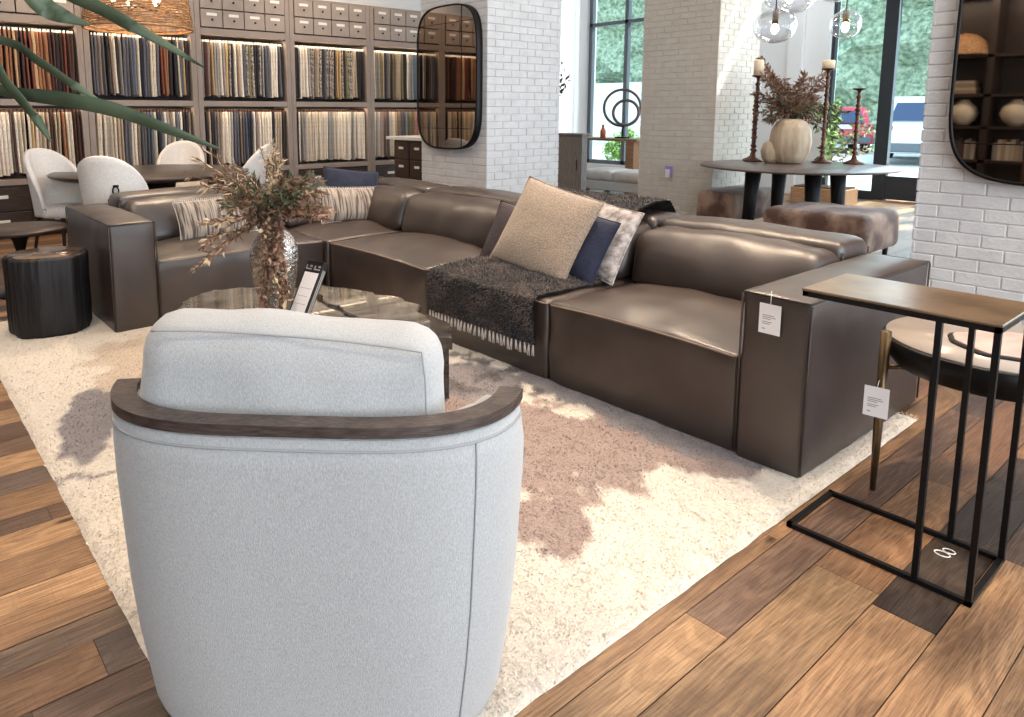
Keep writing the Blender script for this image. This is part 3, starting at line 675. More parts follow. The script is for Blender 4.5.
def T(px, py, dd, kinds, dens=7, ll=.035, lw_=.011): tips.append((at(px, py, D0+dd), kinds, dens, ll, lw_))
for px, py in ((272, 142), (276, 150), (268, 158), (282, 160), (262, 150)): T(px, py, rnd.uniform(-.1, .1), 'ssb', 11, .028, .008)
for px, py in ((205, 150), (196, 158), (222, 168), (214, 178), (236, 165), (200, 185), (188, 176)): T(px, py, rnd.uniform(-.25, .1), 'sbb', 6, .045, .006)
for px, py in ((240, 190), (228, 196), (252, 178), (260, 192), (300, 176), (312, 172), (322, 182), (290, 180), (280, 188), (306, 190), (246, 205), (222, 205), (296, 196), (270, 196)): T(px, py, rnd.uniform(-.3, .3), 'obo', 10, .04, .014)
for px, py in ((322, 206), (330, 212), (312, 214), (300, 216), (325, 220), (262, 212), (252, 218), (276, 220), (290, 214)): T(px, py, rnd.uniform(-.25, .2), 'rrb', 11, .036, .017)
for px, py in ((204, 262), (198, 250), (212, 252), (196, 270), (206, 240), (216, 226), (202, 225)): T(px, py, rnd.uniform(-.2, 0), 'rsr', 8, .034, .013)
for px, py in ((268, 262), (274, 280), (264, 245), (278, 292), (280, 305), (284, 314), (272, 255), (262, 235), (276, 268)): T(px, py, -.15, 'rrbs', 10, .034, .018)
for px, py in ((282, 318), (286, 300)): T(px, py, -.16, 's', 4, .05, .022)
for i in range(22): T(rnd.uniform(208, 322), rnd.uniform(172, 222), rnd.uniform(-.35, .3), 'bbor', 9, .042, .013)
for i in range(8): T(rnd.uniform(258, 292), rnd.uniform(228, 312), rnd.uniform(-.2, -.08), 'rrb', 9, .034, .016)
arrangement('dried_arrangement', 'rust and olive dried branches spilling from the hammered silver vase', vb+V((0, 0, .42)), tips, 4, 'rbos', PM)

# display card leaning by the vase
sg = root('display_card', 'black display card holder with a white sheet leaning beside the silver vase', 'sign')
mb = MB(); mb.box(-.05, .05, 0, .315, -.030, 0, .002); obj('holder', mb, M['sign_black'], sg)
mb = MB(); mb.box(-.040, .040, .010, .262, 0, .0012); obj('white_sheet', mb, M['paper'], sg, 'white printed sheet')
mb = MB()
for x in (-.026, .022):
    mb.box(x-.017, x+.017, .274, .280, 0, .0012); mb.box(x-.017, x-.011, .280, .294, 0, .0012); mb.box(x+.004, x+.017, .286, .294, 0, .0012)
for i in range(5): mb.box(-.034, .034-.012*(i % 2), .05+.035*i, .0515+.035*i, .0012, .0016)
obj('printed_marks', mb, M['ink'], sg, 'grey printed marks')
mb = MB(); mb.box(.0505, .052, .004, .28, -.022, -.016); mb.box(.0505, .052, .004, .28, -.012, -.007); obj('page_edges', mb, M['ink'], sg)
_a = V((.28, -.96, 0)).normalized(); _l = V((.50, .12, .86)).normalized(); _n = _a.cross(_l).normalized(); _l = _n.cross(_a)
F = Matrix(((*_a, 0), (*_l, 0), (*_n, 0), (0, 0, 0, 1))).transposed(); sg.matrix_basis = Matrix.Translation(V((1.325, 2.665, .380))-_n*(-.034)) @ F

# ------------------------------------------------------------------ pillows
def pillow(name, label, m, W, H, T_, loc, nrm, spin=0, extra=None, pm=None, corner=.05, cat='pillow'):
    r_ = root(name, label, cat); n = 26
    def pt(u, v, sgn):
        a, b_ = 2*u-1, 2*v-1
        x = a*W/2*(1-corner*(1-b_*b_)); y = b_*H/2*(1-corner*(1-a*a))
        t = ((1-abs(a)**2.6)*(1-abs(b_)**2.6))**.55
        return V((x, y, sgn*T_/2*t+.004*noise.noise(V((a*3, b_*3, W*9)))*t))
    mb = MB(); mb.grid(lambda u, v: pt(u, v, 1), n, n); mb.grid(lambda u, v: pt(1-u, v, -1), n, n); o = obj('cover', mb, m, r_, merge=True)
    mb = MB(); k = 40; pts = []
    for (u0, v0, u1, v1) in ((0, 0, 1, 0), (1, 0, 1, 1), (1, 1, 0, 1), (0, 1, 0, 0)): pts += [pt(u0+(u1-u0)*i/k, v0+(v1-v0)*i/k, 0) for i in range(k)]
    if pm == 'fringe':
        rnd = random.Random(2)
        for i, p in enumerate(pts):
            if i < 40 or 80 <= i < 120: d = V((rnd.uniform(-.004, .004), (-1 if i < 40 else 1)*.016, 0)); mb.tube([p, p+d], [.004, .002], 4)
        mb.tube(pts, .003, 5, closed=True); obj('fringed_edge', mb, M['fringe'], r_, 'short pale fringe')
    else: mb.tube(pts, .0045, 6, closed=True); obj('piping', mb, extra or m, r_)
    nrm = V(nrm).normalized(); u = (V((0, 0, 1))-nrm*nrm.z).normalized(); a = u.cross(nrm)
    F = Matrix(((*a, 0), (*u, 0), (*nrm, 0), (0, 0, 0, 1))).transposed() @ Matrix.Rotation(spin, 4, 'Z')
    r_.matrix_basis = Matrix.Translation(V(loc)) @ F
    return r_
pillow('throw_pillow', 'large square tan boucle pillow leaning in front of the navy pillow', M['tan'], .565, .52, .16, (2.82, 2.67, .655), (-.90, -.05, .44), R(-11))
pillow('throw_pillow', 'navy velvet pillow half hidden behind the tan boucle pillow', M['navy'], .40, .37, .12, (2.88, 2.49, .60), (-.88, -.05, .42), R(-10))
pillow('throw_pillow', 'mottled pale fur pillow leaning behind the navy and tan pillows', M['snow'], .42, .40, .10, (2.98, 2.43, .63), (-.90, 0, .42), R(-8))
pillow('throw_pillow', 'charcoal plum pillow peeking out left of the tan boucle pillow', M['plum'], .46, .40, .12, (2.93, 3.0, .555), (-.90, -.05, .40), R(-6))
pillow('lumbar_pillow', 'striped beige lumbar pillow at the left end of the sofa', M['striped'], .56, .27, .12, (1.85, 4.86, .575), (.05, -.93, .33), R(2), pm='fringe')
pillow('lumbar_pillow', 'striped beige lumbar pillow in the sofa corner, right of the vase', M['striped'], .60, .27, .12, (2.95, 4.84, .575), (-.05, -.93, .33), R(-3), pm='fringe')
pillow('throw_pillow', 'navy pillow behind the striped lumbar pillow in the sofa corner', M['navy'], .46, .42, .13, (3.02, 5.0, .64), (-.25, -.9, .40), R(-8))

# ------------------------------------------------------------------ fur throw
path = [(2.418, .185), (2.420, .30), (2.422, .39), (2.445, .445), (2.50, .462), (2.62, .474), (2.80, .476), (2.94, .466), (2.985, .50), (3.02, .60), (3.07, .69), (3.16, .752), (3.27, .775), (3.42, .790), (3.56, .778), (3.615, .72), (3.622, .60)]
import itertools
def pathpt(t):
    L_ = [0]
    for a, b_ in zip(path, path[1:]): L_.append(L_[-1]+math.dist(a, b_))
    s_ = t*L_[-1]
    for i in range(len(path)-1):
        if s_ <= L_[i+1]+1e-9: k = (s_-L_[i])/(L_[i+1]-L_[i]); return path[i][0]+(path[i+1][0]-path[i][0])*k, path[i][1]+(path[i+1][1]-path[i][1])*k
def thr(u, v, lift=0):
    x, z = pathpt(u); zp = z; y0 = 2.33+.03*noise.noise(V((u*4, 0, 0)))+.10*max(0, u-.45); y1 = 3.17+.35*max(0, u-.6)+.03*noise.noise(V((u*4, 3, 0)))
    y = y0+(y1-y0)*v
    if x > 2.43 and z < .49:
        a_, b_ = min(1, abs((y-2.7625)/.4735)), min(1, abs((x-2.875)/.425)); z = min(z, .398+.055*(1-a_**2.2)*(1-b_**2.2)+.012)
    wv = .008*noise.noise(V((u*9, y*7, 0)))
    e = .01; x2, z2 = pathpt(min(1, u+e)); x1_, z1_ = pathpt(max(0, u-e)); tx, tz = x2-x1_, z2-z1_; l = math.hypot(tx, tz) or 1
    nx, nz = -tz/l, tx/l
    return V((x+nx*(wv+lift+.006), y, z+nz*(wv+lift+.006))), V((nx, 0, nz))
th = root('fur_throw', 'dark brown faux fur throw draped over the sofa seat and back', 'throw', (2.8, 2.77, .2))
mb = MB(); mb.grid(lambda u, v: thr(u, v, .006)[0], 90, 44); mb.grid(lambda u, v: thr(1-u, v, -.004)[0], 90, 44); obj('fleece', mb, M['fur_base'], th)
mb = MB(); cols = []; rnd = random.Random(8)
for i in range(26000):
    u, v = rnd.random(), rnd.random(); p, n_ = thr(u, v, .006); l = rnd.uniform(.012, .024)
    d = n_*.6+V((rnd.gauss(0, .3), rnd.gauss(0, .35), -.3+rnd.gauss(0, .3))); d = d.normalized()
    if d.dot(n_) < .15: d = (d+n_*.4).normalized()
    a = d.cross(n_+V((.01, .02, .03))).normalized()*.0022; b0 = len(mb.v)
    mb.v += [p+a, p-a, p+d*l]; mb.f.append([b0, b0+1, b0+2]); mb.m.append(0); mb.sm.append(False)
    k = noise.noise(V((u*14, v*5, 2)))+.5*noise.noise(V((u*30, v*14, 2))); base = mixc(lin((22, 19, 20))[:3], lin((116, 98, 90))[:3], .06+k*.9+rnd.uniform(-.08, .14)); cols += [(*base, 1)]*3
o = obj('fur', mb, M['fur_dark'], th); colattr(o.data, 'Col', cols, 'POINT'); o['kind'] = 'stuff'
M['fur_dark'].node_tree.nodes['Principled BSDF'].inputs['Roughness'].default_value = .75
mb = MB()
for i in range(30):
    v = (i+.5)/30; p, n_ = thr(0, v, .004); q = p+V((rnd.uniform(-.004, .0), rnd.uniform(-.012, .012), -.055+rnd.uniform(-.008, .008)))
    for s_ in (-1, 1): mb.tube([p, (p+q)/2+V((0, .004*s_, 0)), q+V((0, .006*s_, 0))], [.003, .0028, .002], 5)
obj('fringe', mb, M['fringe'], th, 'pale twisted tassel fringe')

# ------------------------------------------------------------------ shelf wall with fabric samples
SY = 8.54
def shelf_unit(i, x0, x1):
    names = ['leftmost', 'second from the left', 'middle', 'fourth from the left', 'rightmost']
    r_ = root('fabric_shelf_unit', 'taupe fabric display shelf unit with drawers, %s of the five' % names[i], 'shelf', ((x0+x1)/2, SY+.2, 0), 'fabric display shelf units')
    D = .42
    for xa, xb in ((x0+.002, x0+.062), (x1-.062, x1-.002)):
        mb = MB(); mb.box(xa, xb, SY, SY+D, 0, 2.73, .004); mb.box(xa+.022, xa+.036, SY-.006, SY, .05, 2.25); obj('side_panel', mb, M['shelf'], r_)
    for z0, z1 in ((.55, .61), (1.36, 1.425), (2.195, 2.275), (2.70, 2.73)): mb = MB(); mb.box(x0+.062, x1-.062, SY+.003, SY+D, z0, z1, .003); obj('shelf_board', mb, M['shelf'], r_)
    mb = MB(); mb.box(x0+.062, x1-.062, SY+D-.03, SY+D-.005, .03, 2.70); obj('back_panel', mb, M['shelf_in'], r_)
    mb = MB(); mb.box(x0+.062, x1-.062, SY+.03, SY+.38, .0, .55); obj('lower_case', mb, M['dark_wood'], r_)
    for z in (2.145, 1.325): mb = MB(); mb.tube([(x0+.06, SY+.10, z), (x1-.06, SY+.10, z)], .012, 8); obj('rail', mb, M['black_metal'], r_)
    wq = (x1-x0-.13)/4
    for row in range(2):
        for c in range(4):
            a = x0+.065+c*wq; z0 = 2.28+row*.212
            mb = MB(); mb.box(a+.006, a+wq-.006, SY-.012, SY+.2, z0+.006, z0+.206, .003); d = obj('drawer', mb, M['drawer'], r_)
            mb = MB(); mb.box(a+wq*.27, a+wq*.73, SY-.016, SY-.012, z0+.135, z0+.168); obj('label_holder', mb, M['label'], d, 'white paper label')
            mb = MB(); mb.lathe([(.0, 0), (.008, 0), (.012, .012), (.012, .018), (0, .02)], (0, 0, 0), 10); mb.v = [V((a+wq/2+q.x, SY-.012-q.z, z0+.09+q.y)) for q in mb.v]; obj('knob', mb, M['black_metal'], d, 'black knob')
    for row in range(2):
        for c in range(2):
            w2 = (x1-x0-.13)/2; a = x0+.065+c*w2; z0 = .03+row*.255
            mb = MB(); mb.box(a+.008, a+w2-.008, SY+.012, SY+.3, z0, z0+.24, .003); d = obj('deep_drawer', mb, M['dark_wood'], r_, 'dark wood deep drawer')
            mb = MB(); mb.box(a+w2*.38, a+w2*.62, SY+.0, SY+.012, z0+.13, z0+.165, .003); obj('handle', mb, M['label'], d, 'pale metal handle')
    for z in (2.18, 1.352):
        light('shelf_strip', 'AREA', ((x0+x1)/2, SY+.035, z), ((x0+x1)/2, SY+.12, z-.5), 3.6, (1, .80, .58), shape='RECTANGLE', size=1.0, size_y=.03)
for i in range(5): shelf_unit(i, .705+1.2*i, 1.905+1.2*i)
SW = {}
def swatch_mesh(key, col, patt=None, kind=0):
    if (key, kind) in SW: return SW[key, kind]
    m = mat(key+' fabric', col, .9, patt or tuple(min(255, int(c*1.12)) for c in col), 40 if not patt else 34, bump=.4, bscale=200)
    mb = MB(); h = (.655, .66)[kind]; t = .0130
    def s(u, v):                      # folded length of cloth, rounded at the front
        z = -.03-h*v; a = pi*u; y = -.0+.02-.02*sin(a); x = -t*cos(a)*(1+.15*v); return V((x+.002*sin(v*7), y if 0 < u < 1 else .24, z))
    mb.grid(s, 8, 5); e = [s(u/8, 1) for u in range(9)]; mb.add(e, [tuple(range(9))]); e = [s(u/8, 0) for u in range(9)]; mb.add(e, [tuple(range(9))[::-1]])
    mb.mi = 1; mb.box(-.009, .009, .0, .05, -.032, -.004); mb.box(-.004, .004, .06, .10, -.03, .0)
    me = bpy.data.meshes.new('fabric_sample'); me.from_pydata([tuple(p) for p in mb.v], [], mb.f); me.materials.append(m); me.materials.append(M['label'] if kind == 0 else M['bronze'])
    me.polygons.foreach_set('material_index', mb.m); me.polygons.foreach_set('use_smooth', mb.sm); me.update(); SW[key, kind] = me; return me
C_ = {'ivory': (226, 216, 202), 'cream': (206, 194, 176), 'beige': (178, 160, 140), 'taupe': (136, 120, 108), 'stone grey': (152, 148, 144), 'slate': (96, 96, 104), 'charcoal': (52, 48, 52), 'steel blue': (104, 114, 128), 'navy': (44, 48, 62), 'rust': (150, 104, 76), 'ochre': (188, 158, 118), 'brick red': (128, 74, 62), 'plum brown': (86, 58, 54), 'chocolate': (72, 50, 42), 'olive': (124, 118, 88), 'rose': (172, 124, 116), 'patterned': (206, 196, 180)}
PL = {(0, 0): ['ochre', 'rust', 'ochre', 'brick red', 'ochre', 'rust', 'beige', 'plum brown', 'brick red', 'ochre', 'rust', 'plum brown', 'charcoal', 'chocolate', 'plum brown'],
      (0, 1): ['ivory', 'ivory', 'cream', 'ivory', 'cream', 'cream', 'ochre', 'beige', 'beige', 'rust', 'chocolate'],
      (1, 0): ['slate', 'taupe', 'slate', 'ivory', 'stone grey', 'taupe', 'slate', 'steel blue', 'navy', 'charcoal', 'slate', 'cream', 'ochre', 'brick red', 'rust', 'charcoal', 'plum brown', 'slate', 'charcoal'],
      (1, 1): ['cream', 'stone grey', 'cream', 'beige', 'stone grey', 'slate', 'taupe', 'slate', 'steel blue', 'navy', 'slate', 'ivory', 'cream', 'ivory', 'charcoal', 'slate'],
      (2, 0): ['plum brown', 'taupe', 'stone grey', 'ivory', 'stone grey', 'cream', 'ivory', 'beige', 'ochre', 'patterned', 'olive', 'patterned', 'charcoal', 'stone grey', 'slate', 'ivory', 'ivory', 'slate', 'charcoal'],
      (2, 1): ['charcoal', 'slate', 'taupe', 'ivory', 'charcoal', 'stone grey', 'ivory', 'slate', 'navy', 'cream', 'ivory', 'ivory', 'ivory', 'cream', 'beige', 'charcoal'],
      (3, 0): ['charcoal', 'ivory', 'stone grey', 'patterned', 'taupe', 'patterned', 'slate', 'patterned', 'patterned', 'ochre', 'patterned', 'olive', 'patterned', 'beige', 'charcoal', 'charcoal'],
      (3, 1): ['ivory', 'stone grey', 'cream', 'ivory', 'taupe', 'ivory', 'stone grey', 'cream', 'ivory', 'beige', 'ivory', 'stone grey', 'ivory', 'ivory'],
      (4, 0): ['taupe', 'stone grey', 'charcoal', 'taupe', 'olive', 'beige', 'olive', 'ivory', 'stone grey', 'steel blue', 'slate', 'ivory', 'steel blue', 'stone grey'],
      (4, 1): ['stone grey', 'ivory', 'taupe', 'cream', 'ochre', 'taupe', 'slate', 'stone grey', 'olive', 'rose', 'ivory', 'rose', 'cream', 'rose']}
ords = ['leftmost', 'second', 'middle', 'fourth', 'rightmost']; rnd = random.Random(21)
for (bay, row), pal in PL.items():
    nS = 29
    for k in range(nS):
        key = pal[min(len(pal)-1, int(k/nS*len(pal)+rnd.uniform(-.3, .3)))] if k else pal[0]
        if rnd.random() < .3: key = rnd.choice(pal+['charcoal', 'taupe'])
        me = swatch_mesh(key, C_[key], (70, 60, 64) if key == 'patterned' else None, row)
        o = bpy.data.objects.new('fabric_sample', me); COL.objects.link(o)
        xx = .705+1.2*bay+.078+(1.2-.156)*(k+.5)/nS
        o.location = (xx+rnd.uniform(-.004, .004), SY+.025+rnd.uniform(0, .02), (2.145, 1.325)[row]); o.rotation_euler = (0, rnd.uniform(-.022, .022), rnd.uniform(-.22, .22)); o.scale = (rnd.uniform(.6, 1.15), 1, rnd.uniform(.94, 1.0))
        o['label'] = '%s fabric sample hanging on the %s rail of the %s shelf unit' % (key, ('upper', 'lower')[row], ords[bay]); o['category'] = 'fabric sample'
        o['group'] = '%s fabric samples, %s rail, %s unit' % (key, ('upper', 'lower')[row], ords[bay])

# island of drawers in front of the shelves
isl = root('drawer_island', 'dark wood drawer island with a white top before the fabric shelves', 'cabinet', (5.7, 7.3, 0))
mb = MB(); mb.box(5.27, 6.1, 6.95, 7.64, 0, .945, .004); obj('body', mb, M['dark_wood'], isl)
mb = MB(); mb.box(5.22, 6.15, 6.90, 7.76, .945, .985, .004); obj('counter_top', mb, M['white_paint'], isl, 'white counter top')
for r0 in range(4):
    for c in range(2):
        y0 = 6.97+c*.335; z0 = .02+r0*.23; mb = MB(); mb.box(5.252, 5.30, y0, y0+.315, z0, z0+.215, .003); d = obj('drawer', mb, M['dark_wood'], isl)
        mb = MB(); mb.box(5.24, 5.252, y0+.11, y0+.205, z0+.12, z0+.15, .002); obj('handle', mb, M['label'], d, 'pale metal handle')

# ------------------------------------------------------------------ mirrors
def mirror(name, yc, label):
    r_ = root(name, label, 'mirror', (4.37, yc, .94), 'wall mirrors')
    Wm, Hm, zc = .455, .672, 1.615; n = 96
    def pt(t, s=0):
        c, s_ = cos(t), sin(t); return yc+(Wm-s)*math.copysign(abs(c)**.62, c), zc+(Hm-s)*math.copysign(abs(s_)**.36, s_)
    ring = [pt(2*pi*i/n) for i in range(n)]
    mb = MB(); mb.add([V((4.334, y, z)) for y, z in [pt(2*pi*i/n, .012) for i in range(n)]], [tuple(range(n))[::-1]]); obj('mirror_glass', mb, M['mirror'], r_)
    mb = MB(); vs_ = []
    for s, x in ((-.002, 4.396), (-.002, 4.328), (.012, 4.326), (.014, 4.335)): vs_ += [V((x, *pt(2*pi*i/n, s))) for i in range(n)]
    fs = [(j*n+i, j*n+(i+1) % n, (j+1)*n+(i+1) % n, (j+1)*n+i) for j in range(3) for i in range(n)]; mb.add(vs_, fs, True)
    mb.add([V((4.396, y, z)) for y, z in ring], [tuple(range(n))]); obj('frame', mb, M['black_metal'], r_, 'thin black frame')
    mb = MB(); mb.tube([(4.332, yc-.23, zc-Hm+.02), (4.332, yc-.23, zc+Hm-.02)], .0035, 4); mb.tube([(4.332, yc-Wm+.07, 1.14), (4.332, yc+Wm-.07, 1.14)], .0035, 4); mb.tube([(4.332, yc-Wm+.06, 2.12), (4.332, yc+Wm-.06, 2.12)], .0035, 4); obj('pane_joints', mb, M['black_metal'], r_, 'dark joints between the mirror panes')
mirror('wall_mirror', 5.415, 'tall rounded black framed mirror on the left brick column')
mirror('wall_mirror', .815, 'tall rounded black framed mirror on the right brick column')

# ------------------------------------------------------------------ dining group
dn = V((2.05, 6.90, 0)); dtb = root('dining_table', 'round dark wood dining table in front of the fabric shelves', 'table', dn)
mb = MB(); mb.lathe([(0, .70), (.78, .71), (.85, .735), (.855, .75), (.845, .757), (0, .757)], dn, 64); obj('table_top', mb, M['dark_wood'], dtb)
mb = MB(); mb.lathe([(0, 0), (.36, 0), (.36, .03), (.20, .06), (.14, .35), (.2, .66), (.3, .70), (0, .70)], dn, 32); obj('pedestal', mb, M['black_wood'], dtb)
ch = root('dining_chair', 'cream dining chair', 'chair', group='cream dining chairs')
mb = MB(); A = R(100); Rr = .24
def cpt(u, v, off):
    a = -A+2*A*u; w_ = a/A; top = .47+.50*(max(0, 1-abs(w_)**2.2))**.62; z = .40+(top-.40)*v; rr = Rr*(1+.10*(1-v)*-.4+.06*v)-off
    k = max(0, (z-.45)/.5)
    return V((rr*sin(a), -rr*cos(a)*1.05-.05*k, z))
mb.grid(lambda u, v: cpt(u, v, 0), 36, 14); mb.grid(lambda u, v: cpt(1-u, v, .045), 36, 14)
mb.grid(lambda u, v: cpt(u, 1, .045*v)+V((0, 0, .010*sin(pi*v))), 36, 4); mb.grid(lambda u, v: cpt(1-u, 0, .045*v), 36, 1); mb.grid(lambda u, v: cpt(0, v, .045*u), 1, 14); mb.grid(lambda u, v: cpt(1, v, .045*(1-u)), 1, 14)
obj('backrest', mb, M['cream'], ch, merge=True)
mb = MB(); mb.lathe([(0, .39), (.20, .39), (.21, .41), (.21, .455), (.19, .478), (.12, .486), (0, .488)], (0, .015, 0), 36); obj('seat', mb, M['cream'], ch)
for sx in (-1, 1):
    for sy in (-1, 1): mb = MB(); mb.tube([(sx*.20, sy*.19+.01, 0), (sx*.15, sy*.14+.01, .39)], [.010, .018], 8); obj('leg', mb, M['black_wood'], ch, 'dark tapered leg')
mb = MB(); mb.tube([V((.10+.022*sin(t), -.281, .72+.03*cos(t))) for t in [2*pi*i/16 for i in range(16)]], .006, 6, closed=True); mb.box(.084, .116, -.287, -.26, .745, .762); obj('pull_ring', mb, M['black_metal'], ch, 'black pull ring')
def face(x, y): return math.atan2(dn.y-y, dn.x-x)-pi/2
place(ch, (1.50, 5.95, 0), face(1.50, 5.95)-.12); ch['label'] = 'cream dining chair with its back to the leather sofa, black pull ring visible'
for (x, y, l, dz) in ((1.33, 7.06, 'cream dining chair seen side-on at the left end of the round table', -.85), (2.62, 7.88, 'cream dining chair on the far side, against the fabric samples', 0), (2.86, 6.90, 'cream dining chair half hidden by the dried branches, right of the table', -.5)):
    dup(ch, (x, y, 0), face(x, y)+dz, l)

# woven pendant over the dining table
pn = V((2.0, 6.88, 2.03)); pl_ = root('woven_pendant_lamp', 'large round woven rattan pendant lamp over the dining table', 'lamp', pn)
mb = MB(); nS = 120; H_ = .42
for k in range(26):
    z = pn.z+H_*k/25; r0 = .45-.06*(k/25)**1.5; mb.tube([V((pn.x+(r0+.006*sin(19*t+k*1.7))*cos(t), pn.y+(r0+.006*sin(19*t+k*1.7))*sin(t), z+.006*sin(7*t+k))) for t in [2*pi*i/72 for i in range(72)]], .0055, 4, closed=True)
for k in range(90):
    t = 2*pi*k/90; mb.tube([V((pn.x+(.45-.06*(s_/4)**1.5)*cos(t+.1*s_*(-1)**k), pn.y+(.45-.06*(s_/4)**1.5)*sin(t+.1*s_*(-1)**k), pn.z+H_*s_/4)) for s_ in range(5)], .003, 4)
for rr in (.453, ): mb.tube([V((pn.x+rr*cos(t), pn.y+rr*sin(t), pn.z)) for t in [2*pi*i/72 for i in range(72)]], .011, 6, closed=True)
obj('woven_shade', mb, M['woven'], pl_)
mb = MB(); mb.tube([(pn.x, pn.y, pn.z+.36), (pn.x, pn.y, CH)], .008, 6)
for k in range(5): t = 2*pi*k/5+.4; mb.tube([(pn.x, pn.y, pn.z+.2), (pn.x+.2*cos(t), pn.y+.2*sin(t), pn.z+.17)], .006, 6); mb.tube([(pn.x+.2*cos(t), pn.y+.2*sin(t), pn.z+.17), (pn.x+.2*cos(t), pn.y+.2*sin(t), pn.z+.22)], .014, 8)
mb.tube([(pn.x, pn.y, pn.z+.2), (pn.x, pn.y, pn.z+.4)], .008, 6); obj('stem_and_arms', mb, M['black_metal'], pl_)
for k in range(5):
    t = 2*pi*k/5+.4; mb = MB(); mb.lathe([(0, -.0), (.012, 0), (.026, .03), (.028, .05), (.018, .075), (0, .082)], (pn.x+.2*cos(t), pn.y+.2*sin(t), pn.z+.22), 12); obj('bulb', mb, M['bulb'], pl_, 'glowing bulb')
light('pendant_light', 'POINT', (pn.x, pn.y, pn.z+.24), (pn.x, pn.y, 0), 22, (1, .74, .48), shadow_soft_size=.12)

# ------------------------------------------------------------------ round table by the street windows
bt = V((7.36, 3.46, 0)); rt = root('round_table', 'large round dark table by the street windows holding candlesticks', 'table', bt)
mb = MB(); mb.lathe([(0, .725), (.86, .725), (.925, .735), (.93, .747), (.92, .753), (0, .753)], bt, 72); obj('table_top', mb, M['drumtop'], rt)
bpy.data.objects[rt.children[0].name].data.materials[0] = mat('grey brown table top', (96, 84, 80), .3, (112, 98, 92), 5)
for a in (35, 125, 215, 305):
    t = R(a+12); mb = MB(); mb.tube([bt+V((.46*cos(t), .46*sin(t), 0)), bt+V((.44*cos(t), .44*sin(t), .4)), bt+V((.42*cos(t), .42*sin(t), .726))], [.055, .065, .08], 10); obj('leg', mb, M['black_wood'], rt)
def candlestick(x, y, h, label, candle=None, twist=False):
    z0 = .753; r_ = root('candlestick', label, 'candlestick', (x, y, z0), 'bronze candlesticks')
    pr = [(0, 0), (.10, 0), (.105, .012), (.06, .03), (.03, .05), (.022, .08)]; k = int(h/.055)
    for i in range(k):
        z = .10+(h-.16)*i/k; pr += [(.016, z), (.028 if i % 2 else (.034 if i % 5 == 0 else .020), z+.02), (.016, z+.04)]
    pr += [(.014, h-.05), (.02, h-.02), (.065, h-.004), (.068, h+.006), (.0, h+.008)]
    mb = MB(); mb.lathe(pr, (x, y, z0), 20, (lambda t, z: 1+.12*sin(3*t+z*40)) if twist else None); obj('stem', mb, M['bronze'], r_)
    if candle:
        c = root('pillar_candle', candle[2], 'candle', (x, y, z0+h+.008), 'ivory pillar candles'); mb = MB(); q = candle[0]
        mb.lathe([(0, 0), (q, 0), (q, candle[1]-.01), (q-.008, candle[1]), (q*.4, candle[1]-.008), (0, candle[1]-.008)], (x, y, z0+h+.008), 24); o = obj('wax', mb, M['candle'], c)
        mb = MB(); mb.tube([(x, y, z0+h+candle[1]-.004), (x+.002, y, z0+h+candle[1]+.012)], .002, 5); obj('wick', mb, M['sign_black'], c)
candlestick(7.62, 4.06, .93, 'tall twisted bronze candlestick left of the pumpkin vase', (.052, .165, 'tall ivory pillar candle on the left candlestick'), True)
candlestick(7.96, 3.47, .99, 'tallest bronze candlestick just right of the pumpkin vase', (.062, .085, 'short ivory pillar candle on the tallest candlestick'))
candlestick(8.05, 3.18, .78, 'short bronze candlestick without a candle, at the right of the table')
candlestick(7.80, 4.17, .74, 'slender bronze candlestick behind the twisted one, a glass cup on it')
mb = MB(); mb.lathe([(.03, 0), (.045, .01), (.05, .10), (.05, .14)], (7.80, 4.17, 1.502), 24, caps=False); o = obj('glass_votive', mb, M['clear']); tag(o, 'clear glass votive cup on the slender candlestick at left', 'glass')
vp = V((7.62, 3.66, .753)); mb = MB()
mb.lathe([(0, 0), (.11, 0), (.15, .02), (.20, .12), (.215, .24), (.20, .36), (.15, .44), (.085, .47), (.06, .462), (.05, .42), (0, .40)], vp, 72, lambda t, z: 1-.07*abs(sin(t*4))**.5*.8+.02)
pv = root('pumpkin_vase', 'pale ribbed pumpkin shaped vase in the middle of the round table', 'vase', vp); obj('body', mb, M['pumpkin'], pv)
g2 = vp+V((-.10, .15, 0)); mb = MB(); mb.lathe([(0, 0), (.06, 0), (.10, .05), (.115, .13), (.09, .21), (.04, .24), (0, .24)], g2, 48, lambda t, z: 1-.06*abs(sin(t*4))**.5)
gd = obj('small_gourd', mb, M['pumpkin']); tag(gd, 'small pale gourd tucked behind the left of the pumpkin vase', 'gourd')
tips = []; D0 = 7.85; rnd = random.Random(31)
for i in range(34): T(rnd.uniform(762, 824), rnd.uniform(72, 112), rnd.uniform(-.3, .3), 'rbb', 8, .08, .022)
for i in range(26): T(rnd.uniform(754, 838), rnd.uniform(92, 126), rnd.uniform(-.4, .3), 'bor', 7, .08, .018)
for px, py in ((762, 58), (766, 68), (772, 78)): T(px, py, 0, 'bb', 12, .06, .025)
for px, py in ((835, 105), (842, 120), (834, 140), (840, 128), (846, 112)): T(px, py, rnd.uniform(-.1, .3), 'ool', 8, .08, .022)
arrangement('dried_arrangement', 'reddish brown dried leaves bursting from the pumpkin vase', vp+V((0, 0, .46)), tips, 9, 'rbol', PM, .18)
